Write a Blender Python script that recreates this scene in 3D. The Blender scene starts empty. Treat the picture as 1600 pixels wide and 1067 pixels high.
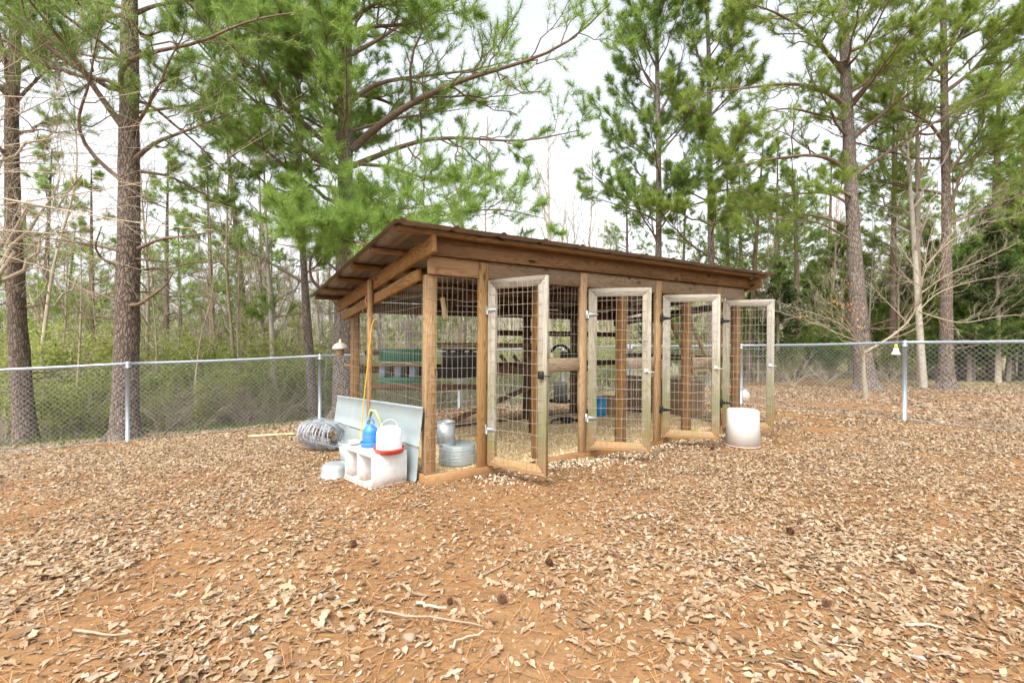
import bpy, bmesh, math, random
import numpy as np
from mathutils import Vector, Matrix

SC = bpy.context.scene
COL = SC.collection
rng = np.random.default_rng(7)
random.seed(7)
R = math.radians

# ------------------------------------------------------------------ camera, sky, sun, exposure
CAM_H = 1.2211
cam = bpy.data.cameras.new('camera')
cam.sensor_width = 36.0
cam.lens = 755.0 / 1600.0 * 36.0
cam.clip_start = 0.05
cam.clip_end = 2000
camo = bpy.data.objects.new('camera', cam)
COL.objects.link(camo)
PITCH, ROLL = -0.0024, -0.0056
camo.matrix_world = (Matrix.Translation((0, 0, CAM_H)) @ Matrix.Rotation(R(90) + PITCH, 4, 'X') @ Matrix.Rotation(-ROLL, 4, 'Z'))
SC.camera = camo

SUN_EL, SUN_AZ = R(56), R(205)          # azimuth measured clockwise from +Y
world = bpy.data.worlds.new('World')
SC.world = world
world.use_nodes = True
wn = world.node_tree
for n in list(wn.nodes):
    wn.nodes.remove(n)
wo = wn.nodes.new('ShaderNodeOutputWorld')
bg = wn.nodes.new('ShaderNodeBackground')
sky = wn.nodes.new('ShaderNodeTexSky')
sky.sky_type = 'NISHITA'
sky.sun_disc = False
sky.sun_elevation = SUN_EL
sky.sun_rotation = SUN_AZ
sky.air_density = 1.0
sky.dust_density = 4.0
hs = wn.nodes.new('ShaderNodeHueSaturation')   # overcast: most of the blue is gone
hs.inputs['Saturation'].default_value = 0.24
hs.inputs['Value'].default_value = 1.0
wn.links.new(sky.outputs[0], hs.inputs['Color'])
wn.links.new(hs.outputs[0], bg.inputs['Color'])
bg.inputs['Strength'].default_value = 0.15
wn.links.new(bg.outputs[0], wo.inputs['Surface'])

sun = bpy.data.lights.new('sun', 'SUN')
sun.energy = 1.2
sun.angle = R(24)
sun.color = (1.0, 0.95, 0.87)
suno = bpy.data.objects.new('sun', sun)
COL.objects.link(suno)
sd = Vector((math.sin(SUN_AZ) * math.cos(SUN_EL), math.cos(SUN_AZ) * math.cos(SUN_EL), math.sin(SUN_EL)))
suno.rotation_euler = sd.to_track_quat('Z', 'Y').to_euler()
suno.location = sd * 50

SC.view_settings.view_transform = 'Standard'
SC.view_settings.look = 'None'
SC.view_settings.exposure = 1.55
SC.view_settings.gamma = 1.0
SC.view_settings.use_curve_mapping = False
SC.render.engine = 'CYCLES'
SC.cycles.max_bounces = 8
SC.cycles.diffuse_bounces = 4
SC.cycles.transparent_max_bounces = 8

# ------------------------------------------------------------------ helpers
def at(px, py, Y):
    """world point seen at photo pixel (px, py) at distance Y: used to measure the place from the photograph"""
    a, b = px - 800, py - 533.5
    c, s = math.cos(ROLL), math.sin(ROLL)
    x, y = c * a + s * b, -s * a + c * b
    d = np.array([x / 755., 1, -y / 755.])
    d = np.array([d[0], d[1] * math.cos(PITCH) - d[2] * math.sin(PITCH), d[1] * math.sin(PITCH) + d[2] * math.cos(PITCH)])
    p = d * (Y / d[1])
    return np.array([p[0], p[1], p[2] + CAM_H])

def tag(o, label=None, cat=None, group=None, kind=None):
    if label: o['label'] = label
    if cat: o['category'] = cat
    if group: o['group'] = group
    if kind: o['kind'] = kind
    return o

def empty(name, loc=(0, 0, 0), rz=0.0, parent=None):
    o = bpy.data.objects.new(name, None)
    o.empty_display_size = 0.1
    COL.objects.link(o)
    o.location = loc
    o.rotation_euler = (0, 0, rz)
    if parent: o.parent = parent
    return o

class MB:
    """collects geometry for ONE mesh object"""
    def __init__(self):
        self.v = []; self.f4 = []; self.f3 = []; self.n = 0; self.g = []; self.t3 = []; self.t4 = []
    def add(self, v, quads=None, tris=None, grain=None, tint=0.5):
        v = np.asarray(v, float).reshape(-1, 3)
        self.v.append(v)
        self.g.append(np.asarray(grain, float) if grain is not None else v)
        if quads is not None and len(quads):
            q = np.asarray(quads, int).reshape(-1, 4)
            self.f4.append(q + self.n)
            self.t4.append(np.broadcast_to(np.asarray(tint, float), (len(q),)).copy())
        if tris is not None and len(tris):
            t = np.asarray(tris, int).reshape(-1, 3)
            self.f3.append(t + self.n)
            self.t3.append(np.broadcast_to(np.asarray(tint, float), (len(t),)).copy())
        self.n += len(v)
        return self
    def box(self, lo, hi, ch=0.0, axis=None, M=None):
        """a box with chamfered edges; its grain runs along the longest side"""
        lo, hi = np.array(lo, float), np.array(hi, float)
        size = hi - lo
        c = min(ch, size.min() * 0.3)
        bm = bmesh.new()
        bmesh.ops.create_cube(bm, size=1.0, matrix=Matrix.Translation(Vector((lo + hi) / 2)) @ Matrix.Diagonal(Vector(list(size) + [1])))
        if c > 0:
            bmesh.ops.bevel(bm, geom=list(bm.edges), offset=c, segments=1, affect='EDGES', profile=0.5)
        self.from_bm(bm, size, axis, M)
        return self
    def from_bm(self, bm, size=None, axis=None, M=None):
        bm.verts.ensure_lookup_table()
        v = np.array([x.co[:] for x in bm.verts])
        if size is None: size = v.max(0) - v.min(0)
        ax = int(np.argmax(size)) if axis is None else axis
        order = [ax] + [k for k in np.argsort(-np.asarray(size)) if k != ax]
        g = v[:, order] + rng.uniform(-20, 20, 3)
        if M is not None:
            v = np.array([(M @ Vector(x))[:] for x in v])
        bm.verts.index_update()
        quads = [[x.index for x in f.verts] for f in bm.faces if len(f.verts) == 4]
        tris = [[x.index for x in f.verts] for f in bm.faces if len(f.verts) == 3]
        for f in bm.faces:
            if len(f.verts) > 4:
                ids = [x.index for x in f.verts]
                tris += [[ids[0], ids[i], ids[i + 1]] for i in range(1, len(ids) - 1)]
        self.add(v, quads, tris, g)
        bm.free()
    def tubes(self, P, Rr, n=6, tint=0.5, cap=True):
        """P (M,K,3) paths, Rr (M,K) radii"""
        P = np.asarray(P, float); Rr = np.asarray(Rr, float)
        if P.ndim == 2: P = P[None]; Rr = Rr[None]
        M, K, _ = P.shape
        if M == 0: return self
        T = np.gradient(P, axis=1)
        T /= np.linalg.norm(T, axis=2, keepdims=True) + 1e-12
        mean = P[:, -1] - P[:, 0]
        mean /= np.linalg.norm(mean, axis=1, keepdims=True) + 1e-12
        ref = np.where(np.abs(mean[:, 2:3]) < 0.8, np.array([[0, 0, 1.]]), np.array([[1., 0, 0]]))
        A = np.cross(T, ref[:, None, :]); A /= np.linalg.norm(A, axis=2, keepdims=True) + 1e-9
        B = np.cross(T, A)
        th = np.linspace(0, 2 * np.pi, n, endpoint=False)
        V = P[:, :, None, :] + Rr[:, :, None, None] * (np.cos(th)[None, None, :, None] * A[:, :, None, :] + np.sin(th)[None, None, :, None] * B[:, :, None, :])
        idx = np.arange(M * K * n).reshape(M, K, n)
        a = idx[:, :-1, :]; b = np.roll(idx, -1, axis=2)[:, :-1, :]; c = np.roll(idx, -1, axis=2)[:, 1:, :]; d = idx[:, 1:, :]
        q = np.stack([a, b, c, d], -1).reshape(-1, 4)
        L = np.concatenate([np.zeros((M, 1)), np.cumsum(np.linalg.norm(np.diff(P, axis=1), axis=2), axis=1)], 1)
        g = np.zeros((M, K, n, 3))
        g[..., 0] = L[:, :, None]
        g[..., 1] = Rr[:, :, None] * np.cos(th); g[..., 2] = Rr[:, :, None] * np.sin(th)
        g += rng.uniform(-10, 10, (M, 1, 1, 3))
        tn = np.broadcast_to(np.asarray(tint, float), (M,))
        self.add(V, q, None, g.reshape(-1, 3), np.repeat(tn, (K - 1) * n))
        if cap and n > 3:
            for e, rev in ((0, 1), (K - 1, 0)):
                base = idx[:, e, :]
                tr = [np.stack([base[:, 0], base[:, i], base[:, i + 1]], -1) for i in range(1, n - 1)]
                tr = np.concatenate(tr)
                if rev == 0: tr = tr[:, ::-1]
                self.f3.append(tr + self.n - M * K * n)
                self.t3.append(np.full(len(tr), float(tn[0])))
        return self
    def lathe(self, prof, n=24, c=(0, 0, 0), close=False):
        prof = np.asarray(prof, float)
        th = np.linspace(0, 2 * np.pi, n, endpoint=False)
        K = len(prof)
        V = np.zeros((K, n, 3))
        V[..., 0] = prof[:, 0:1] * np.cos(th) + c[0]
        V[..., 1] = prof[:, 0:1] * np.sin(th) + c[1]
        V[..., 2] = prof[:, 1:2] + c[2]
        idx = np.arange(K * n).reshape(K, n)
        q = np.stack([idx[:-1], np.roll(idx, -1, 1)[:-1], np.roll(idx, -1, 1)[1:], idx[1:]], -1).reshape(-1, 4)
        self.add(V, q)
        return self
    def build(self, name, mat, parent=None, smooth=False, kind=None):
        V = np.concatenate(self.v) if self.v else np.zeros((0, 3))
        F4 = np.concatenate(self.f4) if self.f4 else np.zeros((0, 4), int)
        F3 = np.concatenate(self.f3) if self.f3 else np.zeros((0, 3), int)
        me = bpy.data.meshes.new(name)
        me.vertices.add(len(V))
        me.vertices.foreach_set('co', V.astype(np.float32).ravel())
        nl = F4.size + F3.size
        me.loops.add(nl)
        me.loops.foreach_set('vertex_index', np.concatenate([F4.ravel(), F3.ravel()]).astype(np.int32))
        npoly = len(F4) + len(F3)
        me.polygons.add(npoly)
        ls = np.concatenate([np.arange(len(F4)) * 4, F4.size + np.arange(len(F3)) * 3]).astype(np.int32)
        me.polygons.foreach_set('loop_start', ls)
        try:
            me.polygons.foreach_set('loop_total', np.concatenate([np.full(len(F4), 4), np.full(len(F3), 3)]).astype(np.int32))
        except Exception:
            pass
        me.update(calc_edges=True)
        g = np.concatenate(self.g).astype(np.float32)
        at_ = me.attributes.new('grain', 'FLOAT_VECTOR', 'POINT')
        at_.data.foreach_set('vector', g.ravel())
        t = np.concatenate([np.concatenate(self.t4) if self.t4 else np.zeros(0), np.concatenate(self.t3) if self.t3 else np.zeros(0)]).astype(np.float32)
        tt = me.attributes.new('tint', 'FLOAT', 'FACE')
        tt.data.foreach_set('value', t)
        if smooth:
            me.polygons.foreach_set('use_smooth', np.ones(npoly, bool))
        if mat: me.materials.append(mat)
        me.validate()
        o = bpy.data.objects.new(name, me)
        COL.objects.link(o)
        if parent: o.parent = parent
        if kind: o['kind'] = kind
        return o

def copy_tree(o, parent=None):
    c = o.copy()
    COL.objects.link(c)
    if parent: c.parent = parent
    for ch in list(o.children):
        copy_tree(ch, c)
    return c

# ------------------------------------------------------------------ materials
def mat(name):
    m = bpy.data.materials.new(name)
    m.use_nodes = True
    nt = m.node_tree
    b = nt.nodes['Principled BSDF']
    return m, nt, b

def node(nt, t, **kw):
    n = nt.nodes.new(t)
    for k, v in kw.items():
        if k in n.inputs: n.inputs[k].default_value = v
        else: setattr(n, k, v)
    return n

def ramp(nt, src, stops, interp='LINEAR'):
    r = nt.nodes.new('ShaderNodeValToRGB')
    r.color_ramp.interpolation = interp
    el = r.color_ramp.elements
    while len(el) < len(stops): el.new(0.5)
    for e, (p, c) in zip(el, stops):
        e.position = p
        e.color = (*c, 1) if len(c) == 3 else c
    nt.links.new(src, r.inputs[0])
    return r.outputs[0]

def mix(nt, fac, a, b, mode='MIX'):
    m = nt.nodes.new('ShaderNodeMix')
    m.data_type = 'RGBA'; m.blend_type = mode
    for s, v in ((m.inputs[0], fac), (m.inputs[6], a), (m.inputs[7], b)):
        if hasattr(v, 'links') or hasattr(v, 'is_linked'): nt.links.new(v, s)
        elif isinstance(v, (int, float)): s.default_value = v
        else: s.default_value = (*v, 1)
    return m.outputs[2]

def noise(nt, vec, scale, detail=4, rough=0.55, dist=0.0):
    n = node(nt, 'ShaderNodeTexNoise', Scale=scale, Detail=detail, Roughness=rough, Distortion=dist)
    if vec is not None: nt.links.new(vec, n.inputs['Vector'])
    return n.outputs['Fac']

def mapping(nt, vec, sc):
    m = nt.nodes.new('ShaderNodeMapping')
    m.inputs['Scale'].default_value = sc
    nt.links.new(vec, m.inputs['Vector'])
    return m.outputs[0]

def attr(nt, name, out='Vector'):
    a = nt.nodes.new('ShaderNodeAttribute'); a.attribute_name = name
    return a.outputs[out]

def bump(nt, b, h, strength=0.3, dist=0.005):
    n = node(nt, 'ShaderNodeBump', Strength=strength, Distance=dist)
    nt.links.new(h, n.inputs['Height'])
    nt.links.new(n.outputs[0], b.inputs['Normal'])

def posz(nt):
    g = nt.nodes.new('ShaderNodeNewGeometry')
    s = nt.nodes.new('ShaderNodeSeparateXYZ')
    nt.links.new(g.outputs['Position'], s.inputs[0])
    return s.outputs[2], g.outputs['Position']

def mrange(nt, src, a, b, c=0.0, d=1.0):
    m = node(nt, 'ShaderNodeMapRange')
    m.inputs[1].default_value = a; m.inputs[2].default_value = b; m.inputs[3].default_value = c; m.inputs[4].default_value = d
    nt.links.new(src, m.inputs[0])
    return m.outputs[0]

def math_n(nt, op, a, b=None):
    m = nt.nodes.new('ShaderNodeMath'); m.operation = op; m.use_clamp = True
    for s, v in ((m.inputs[0], a), (m.inputs[1], b)):
        if v is None: continue
        if isinstance(v, (int, float)): s.default_value = v
        else: nt.links.new(v, s)
    return m.outputs[0]

def wood(name, dark, mid, light, algae=0.0, mud=0.0, ring=20.0, knots=0.8, greyf=0.0):
    m, nt, b = mat(name)
    g = attr(nt, 'grain')
    # warp the rings with a long slow noise so that the figure curves into cathedral arches
    st = mapping(nt, g, (0.55, 5.0, 5.0))
    slow = noise(nt, st, 1.7, 2, 0.5)
    w = node(nt, 'ShaderNodeTexNoise', Scale=1.0, Detail=0.0)
    rings = nt.nodes.new('ShaderNodeMath'); rings.operation = 'MULTIPLY'
    nt.links.new(slow, rings.inputs[0]); rings.inputs[1].default_value = ring
    fr = nt.nodes.new('ShaderNodeMath'); fr.operation = 'FRACT'
    nt.links.new(rings.outputs[0], fr.inputs[0])
    fine = noise(nt, mapping(nt, g, (3, 160, 160)), 1.0, 4, 0.65)
    blotch = noise(nt, mapping(nt, g, (2.0, 7, 7)), 1.3, 5, 0.6)
    c = ramp(nt, fr.outputs[0], [(0.0, mid), (0.45, light), (0.74, mid), (0.92, dark), (1.0, mid)])
    c = mix(nt, 0.35, c, ramp(nt, fine, [(0.3, dark), (0.55, mid), (0.75, light)]))
    c = mix(nt, mrange(nt, blotch, 0.45, 0.75, 0, 0.55), c, dark)
    if knots:
        v = node(nt, 'ShaderNodeTexVoronoi', Scale=1.0)
        nt.links.new(mapping(nt, g, (3.0, 9, 9)), v.inputs['Vector'])
        k = mrange(nt, v.outputs['Distance'], 0.10, 0.17, knots, 0.0)
        c = mix(nt, k, c, tuple(x * 0.35 for x in dark))
    if greyf:
        gr = noise(nt, mapping(nt, g, (1.0, 3, 3)), 2.0, 4, 0.6)
        c = mix(nt, mrange(nt, gr, 0.4, 0.65, 0.0, greyf), c, (0.30, 0.285, 0.265))
    pb = noise(nt, mapping(nt, g, (.06, .06, .06)), 1.0, 0, 0.5)          # every board has its own offset, so its own tone
    hv_ = nt.nodes.new('ShaderNodeHueSaturation')
    nt.links.new(mrange(nt, pb, 0.3, 0.7, 0.78, 1.2), hv_.inputs['Value'])
    nt.links.new(mrange(nt, pb, 0.7, 0.3, 0.85, 1.08), hv_.inputs['Saturation'])
    nt.links.new(c, hv_.inputs['Color']); c = hv_.outputs[0]
    stn = noise(nt, mapping(nt, g, (0.9, 5, 5)), 1.0, 6, 0.7)
    c = mix(nt, mrange(nt, stn, 0.58, 0.72, 0, 0.5), c, tuple(x * 0.8 for x in dark))
    z, pos = posz(nt)
    if algae:
        n1 = noise(nt, pos, 5.0, 5, 0.65)
        f = math_n(nt, 'MULTIPLY', mrange(nt, z, 1.25, 0.3, 0, 1), mrange(nt, n1, 0.36, 0.52, 0, 1))
        f = math_n(nt, 'MULTIPLY', f, algae)
        c = mix(nt, f, c, (0.165, 0.175, 0.045))
    if mud:
        n2 = noise(nt, pos, 9.0, 4, 0.6)
        f = math_n(nt, 'MULTIPLY', mrange(nt, z, 0.42, 0.14, 0, 1), mrange(nt, n2, 0.3, 0.6, 0.4, 1))
        f = math_n(nt, 'MULTIPLY', f, mud)
        c = mix(nt, f, c, (0.36, 0.19, 0.08))
    nt.links.new(c, b.inputs['Base Color'])
    b.inputs['Roughness'].default_value = 0.75
    b.inputs['Specular IOR Level'].default_value = 0.25
    bump(nt, b, fine, 0.35, 0.002)
    return m

def plain(name, col, rough=0.5, metal=0.0, spec=0.4, var=0.15, scale=8, dirt=None, dirtf=0.5, bumps=0.0, splash=0.0):
    m, nt, b = mat(name)
    tc = nt.nodes.new('ShaderNodeTexCoord').outputs['Object']
    n = noise(nt, tc, scale, 5, 0.6)
    c = mix(nt, n, tuple(x * (1 - var) for x in col), tuple(min(1, x * (1 + var)) for x in col))
    if dirt:
        n2 = noise(nt, tc, scale * 1.7, 6, 0.7)
        c = mix(nt, mrange(nt, n2, 0.5, 0.7, 0, dirtf), c, dirt)
    if splash:
        z_, pos_ = posz(nt)
        n3 = noise(nt, pos_, 28, 6, 0.75)
        f = math_n(nt, 'MULTIPLY', mrange(nt, z_, splash, 0.0, 0, 1), mrange(nt, n3, 0.36, 0.60, 0.1, 1))
        c = mix(nt, f, c, (0.38, 0.22, 0.12))
    nt.links.new(c, b.inputs['Base Color'])
    b.inputs['Roughness'].default_value = rough
    b.inputs['Metallic'].default_value = metal
    b.inputs['Specular IOR Level'].default_value = spec
    if bumps: bump(nt, b, n, bumps, 0.01)
    return m

def leafmat(name, stops, trans=0.3, rough=0.6, clump=None):
    """thin leaves: colour varies from piece to piece (attribute tint)"""
    m, nt, b = mat(name)
    t = attr(nt, 'tint', 'Fac')
    c = ramp(nt, t, stops)
    if clump:
        tc = nt.nodes.new('ShaderNodeTexCoord').outputs['Object']
        n = noise(nt, tc, clump[0], 3, 0.5)
        c = mix(nt, mrange(nt, n, 0.35, 0.65, 0, clump[2]), c, clump[1])
    nt.links.new(c, b.inputs['Base Color'])
    b.inputs['Roughness'].default_value = rough
    b.inputs['Specular IOR Level'].default_value = 0.25
    if trans:
        tr = nt.nodes.new('ShaderNodeBsdfTranslucent')
        nt.links.new(c, tr.inputs['Color'])
        ms = nt.nodes.new('ShaderNodeMixShader'); ms.inputs[0].default_value = trans
        out = [x for x in nt.nodes if x.type == 'OUTPUT_MATERIAL'][0]
        nt.links.new(b.outputs[0], ms.inputs[1]); nt.links.new(tr.outputs[0], ms.inputs[2])
        nt.links.new(ms.outputs[0], out.inputs['Surface'])
    return m

def bark(name, dark, light, sc=(5, 60, 60), strength=0.8, scalez=1.0, moss=None):
    m, nt, b = mat(name)
    g = attr(nt, 'grain')
    tc = nt.nodes.new('ShaderNodeTexCoord').outputs['Object']
    pl = node(nt, 'ShaderNodeTexVoronoi', Scale=1.0)
    pl.feature = 'DISTANCE_TO_EDGE'
    wrp = nt.nodes.new('ShaderNodeVectorMath'); wrp.operation = 'ADD'
    nz = node(nt, 'ShaderNodeTexNoise', Scale=9.0, Detail=3.0)
    nt.links.new(tc, nz.inputs['Vector'])
    sc_ = nt.nodes.new('ShaderNodeVectorMath'); sc_.operation = 'SCALE'; sc_.inputs['Scale'].default_value = 0.085
    nt.links.new(nz.outputs['Color'], sc_.inputs[0])
    nt.links.new(tc, wrp.inputs[0]); nt.links.new(sc_.outputs[0], wrp.inputs[1])
    nt.links.new(mapping(nt, wrp.outputs[0], (27, 27, 6.0)), pl.inputs['Vector'])
    crack = mrange(nt, pl.outputs['Distance'], 0.0, 0.22, 0, 1)
    n = noise(nt, mapping(nt, tc, (30, 30, 10)), 1.0, 6, 0.7)
    big = noise(nt, tc, 2.2, 4, 0.6)
    h = math_n(nt, 'MULTIPLY', crack, mrange(nt, n, 0.2, 0.8, 0.5, 1))
    c = ramp(nt, h, [(0.0, dark), (0.35, tuple((a + d) / 2 for a, d in zip(light, dark))), (0.9, light)])
    c = mix(nt, mrange(nt, big, 0.4, 0.7, 0, 0.5), c, tuple((a * 1.2 + d) / 2.4 for a, d in zip(light, dark)))
    if moss:
        z, pos = posz(nt)
        f = mrange(nt, noise(nt, pos, 3.0, 4, 0.6), 0.5, 0.7, 0, 0.6)
        c = mix(nt, f, c, moss)
    nt.links.new(c, b.inputs['Base Color'])
    b.inputs['Roughness'].default_value = 0.9
    b.inputs['Specular IOR Level'].default_value = 0.15
    bump(nt, b, h, strength, 0.02)
    return m

M = {}
M['new'] = wood('treated pine', (0.11, 0.048, 0.014), (0.255, 0.135, 0.045), (0.34, 0.20, 0.078), mud=0.5)
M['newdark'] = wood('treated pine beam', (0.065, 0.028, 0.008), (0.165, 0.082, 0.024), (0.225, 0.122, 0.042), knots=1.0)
M['post'] = wood('post pine', (0.19, 0.095, 0.034), (0.38, 0.235, 0.105), (0.47, 0.32, 0.165), mud=0.6)
M['pale'] = wood('pale new lumber', (0.42, 0.29, 0.12), (0.68, 0.53, 0.28), (0.76, 0.62, 0.36), knots=0.5)
M['grey'] = wood('weathered board', (0.12, 0.075, 0.042), (0.26, 0.182, 0.108), (0.33, 0.245, 0.155), greyf=0.2)
M['door'] = wood('weathered door frame', (0.17, 0.14, 0.095), (0.33, 0.295, 0.225), (0.41, 0.375, 0.305), algae=0.8, mud=0.9, greyf=0.6, knots=0.5)
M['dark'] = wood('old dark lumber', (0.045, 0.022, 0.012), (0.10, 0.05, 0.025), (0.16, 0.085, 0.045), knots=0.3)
M['ply'] = wood('plywood', (0.20, 0.13, 0.07), (0.28, 0.19, 0.11), (0.34, 0.24, 0.15), mud=0.4, knots=0.0)
M['roof'] = plain('brown roof metal', (0.19, 0.155, 0.125), 0.40, 0.45, 0.5, 0.3, 5, (0.085, 0.06, 0.04), 0.7)
M['galv'] = plain('galvanised steel', (0.42, 0.47, 0.48), 0.42, 0.55, 0.5, 0.18, 6, (0.36, 0.28, 0.19), 0.35)
M['galvsheet'] = plain('galvanised sheet', (0.36, 0.43, 0.44), 0.5, 0.35, 0.5, 0.16, 3.0, (0.44, 0.33, 0.20), 0.5)
M['rail'] = plain('fence tube', (0.33, 0.38, 0.42), 0.4, 0.4, 0.5, 0.1, 4)
M['wire'] = plain('chain link wire', (0.50, 0.54, 0.56), 0.45, 0.4, 0.5, 0.1, 4)
M['weld'] = plain('welded wire', (0.38, 0.34, 0.28), 0.5, 0.3, 0.5, 0.2, 4)
M['white'] = plain('white plastic', (0.62, 0.605, 0.575), 0.5, 0, 0.4, 0.05, 6, (0.50, 0.44, 0.36), 0.25, splash=0.08)
M['whitebox'] = plain('white painted wood', (0.72, 0.71, 0.69), 0.7, 0, 0.2, 0.05, 9, (0.46, 0.36, 0.27), 0.4, bumps=.3, splash=0.07)
M['jug'] = plain('white milky plastic', (0.72, 0.73, 0.76), 0.35, 0, 0.4, 0.02, 6)
M['red'] = plain('red plastic', (0.52, 0.05, 0.025), 0.42, 0, 0.5, 0.2, 20, (0.36, 0.17, 0.09), 0.65)
M['blue'] = plain('blue plastic', (0.03, 0.19, 0.58), 0.42, 0, 0.45, 0.15, 12, (0.20, 0.24, 0.34), 0.5)
M['bluebin'] = plain('light blue plastic', (0.03, 0.26, 0.50), 0.45, 0, 0.4, 0.12, 10)
M['green'] = plain('green plastic', (0.008, 0.115, 0.065), 0.45, 0, 0.4, 0.2, 9, (0.10, 0.12, 0.07), 0.4)
M['palegreen'] = plain('pale green plastic', (0.27, 0.33, 0.18), 0.45, 0, 0.4, 0.1, 10)
M['black'] = plain('black plastic', (0.015, 0.015, 0.016), 0.5, 0, 0.4, 0.3, 10)
M['blackiron'] = plain('black iron', (0.02, 0.02, 0.02), 0.5, 0.3, 0.4, 0.2, 10)
M['greydiv'] = plain('blue grey plastic', (0.17, 0.215, 0.27), 0.5, 0, 0.4, 0.1, 10)
M['yellow'] = plain('yellow cord', (0.72, 0.36, 0.02), 0.5, 0, 0.4, 0.1, 30)
M['cream'] = plain('cream enamel', (0.55, 0.50, 0.42), 0.4, 0.1, 0.4, 0.15, 12, (0.35, 0.26, 0.17), 0.5)
M['wicker'] = plain('tan pottery', (0.35, 0.24, 0.12), 0.7, 0, 0.3, 0.3, 20)
M['bamboo'] = plain('pale cardboard tube', (0.56, 0.48, 0.26), 0.7, 0, 0.2, 0.2, 14)
M['coil'] = plain('dull wire', (0.42, 0.46, 0.51), 0.5, 0.2, 0.4, 0.3, 12, (0.20, 0.11, 0.06), 0.5)
M['rubber'] = plain('black rubber', (0.018, 0.017, 0.016), 0.7, 0, 0.3, 0.4, 20)
M['bag'] = plain('clear plastic bag', (0.62, 0.66, 0.62), 0.25, 0, 0.5, 0.15, 30)
M['lime'] = plain('lime plastic', (0.45, 0.55, 0.03), 0.4, 0, 0.4, 0.1, 10)
M['twine'] = plain('orange twine', (0.50, 0.23, 0.13), 0.8, 0, 0.2, 0.3, 30)
M['stone'] = plain('stone', (0.27, 0.20, 0.14), 0.85, 0, 0.2, 0.3, 30)
M['clay'] = plain('clay crumbs', (0.22, 0.13, 0.07), 0.95, 0, 0.1, 0.4, 3)
M['cone'] = plain('pine cone', (0.12, 0.06, 0.035), 0.9, 0, 0.2, 0.5, 60)
M['stick'] = plain('weathered stick', (0.30, 0.24, 0.17), 0.9, 0, 0.2, 0.3, 20)
M['flower'] = plain('red petals', (0.60, 0.10, 0.07), 0.6, 0, 0.3, 0.2, 20)

M['barkpine'] = bark('pine bark', (0.045, 0.033, 0.026), (0.27, 0.21, 0.17))
M['barkpine2'] = bark('pine bark grey', (0.058, 0.047, 0.040), (0.30, 0.25, 0.21))
M['limb'] = plain('pine limb bark', (0.17, 0.122, 0.090), 0.9, 0, 0.15, 0.5, 14, bumps=0.5)
M['limblight'] = plain('twig bark tan', (0.42, 0.355, 0.265), 0.9, 0, 0.15, 0.35, 14, bumps=0.5)
M['barkgrey'] = plain('hardwood bark', (0.40, 0.36, 0.30), 0.9, 0, 0.15, 0.4, 10, (0.14, 0.16, 0.08), 0.4, bumps=0.5)
M['barkbrown'] = plain('undergrowth bark', (0.32, 0.265, 0.20), 0.9, 0, 0.15, 0.4, 10, bumps=0.5)
M['beech'] = plain('pale beech bark', (0.30, 0.255, 0.185), 0.85, 0, 0.15, 0.3, 8, (0.25, 0.22, 0.15), 0.4)
NEEDLE = [(0.0, (0.11, 0.18, 0.045)), (0.5, (0.235, 0.345, 0.08)), (1.0, (0.37, 0.47, 0.13))]
NEEDLEB = [(0.0, (0.13, 0.22, 0.048)), (0.5, (0.26, 0.39, 0.085)), (1.0, (0.39, 0.50, 0.13))]
NEEDLEY = [(0.0, (0.14, 0.20, 0.04)), (0.5, (0.26, 0.345, 0.07)), (1.0, (0.39, 0.46, 0.11))]
M['needle'] = leafmat('pine needles', NEEDLE, 0.6)
M['needleb'] = leafmat('bright pine needles', NEEDLEB, 0.6)
M['needley'] = leafmat('yellow green pine needles', NEEDLEY, 0.6)
M['cedar'] = leafmat('cedar foliage', [(0, (0.045, 0.080, 0.028)), (0.5, (0.095, 0.150, 0.042)), (1, (0.17, 0.23, 0.06))], 0.5)
M['spring'] = leafmat('spring leaves', [(0, (0.17, 0.20, 0.05)), (0.5, (0.33, 0.375, 0.095)), (1, (0.45, 0.48, 0.17))], 0.6)
M['ivy'] = leafmat('ivy leaves', [(0, (0.05, 0.085, 0.025)), (0.5, (0.10, 0.15, 0.045)), (1, (0.18, 0.23, 0.08))], 0.45)
M['pink'] = leafmat('maple blossom', [(0, (0.30, 0.14, 0.11)), (1, (0.45, 0.27, 0.22))], 0.3)
M['purple'] = leafmat('redbud blossom', [(0, (0.32, 0.14, 0.26)), (1, (0.45, 0.25, 0.38))], 0.3)
M['orange'] = leafmat('dead beech leaves', [(0, (0.36, 0.15, 0.05)), (1, (0.55, 0.29, 0.12))], 0.3)
M['catkin'] = leafmat('yellow catkins', [(0, (0.42, 0.36, 0.03)), (1, (0.6, 0.5, 0.06))], 0.3)
M['grass'] = leafmat('grass', [(0, (0.09, 0.13, 0.03)), (1, (0.20, 0.24, 0.07))], 0.3)
M['litter'] = leafmat('dry leaves', [(0.0, (0.125, 0.070, 0.040)), (0.22, (0.245, 0.163, 0.092)), (0.5, (0.325, 0.232, 0.142)), (0.8, (0.39, 0.295, 0.195)), (0.94, (0.425, 0.345, 0.245)), (1.0, (0.33, 0.295, 0.27))], 0.12, 0.55)
M['straw'] = leafmat('pine straw', [(0, (0.22, 0.10, 0.04)), (1, (0.45, 0.24, 0.11))], 0.1)
M['chips'] = leafmat('wood shavings', [(0, (0.46, 0.29, 0.12)), (0.35, (0.68, 0.50, 0.25)), (1, (0.80, 0.67, 0.42))], 0.1)
M['husk'] = leafmat('pale chips', [(0, (0.16, 0.09, 0.05)), (0.4, (0.5, 0.38, 0.24)), (1, (0.74, 0.64, 0.50))], 0.1)

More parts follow.
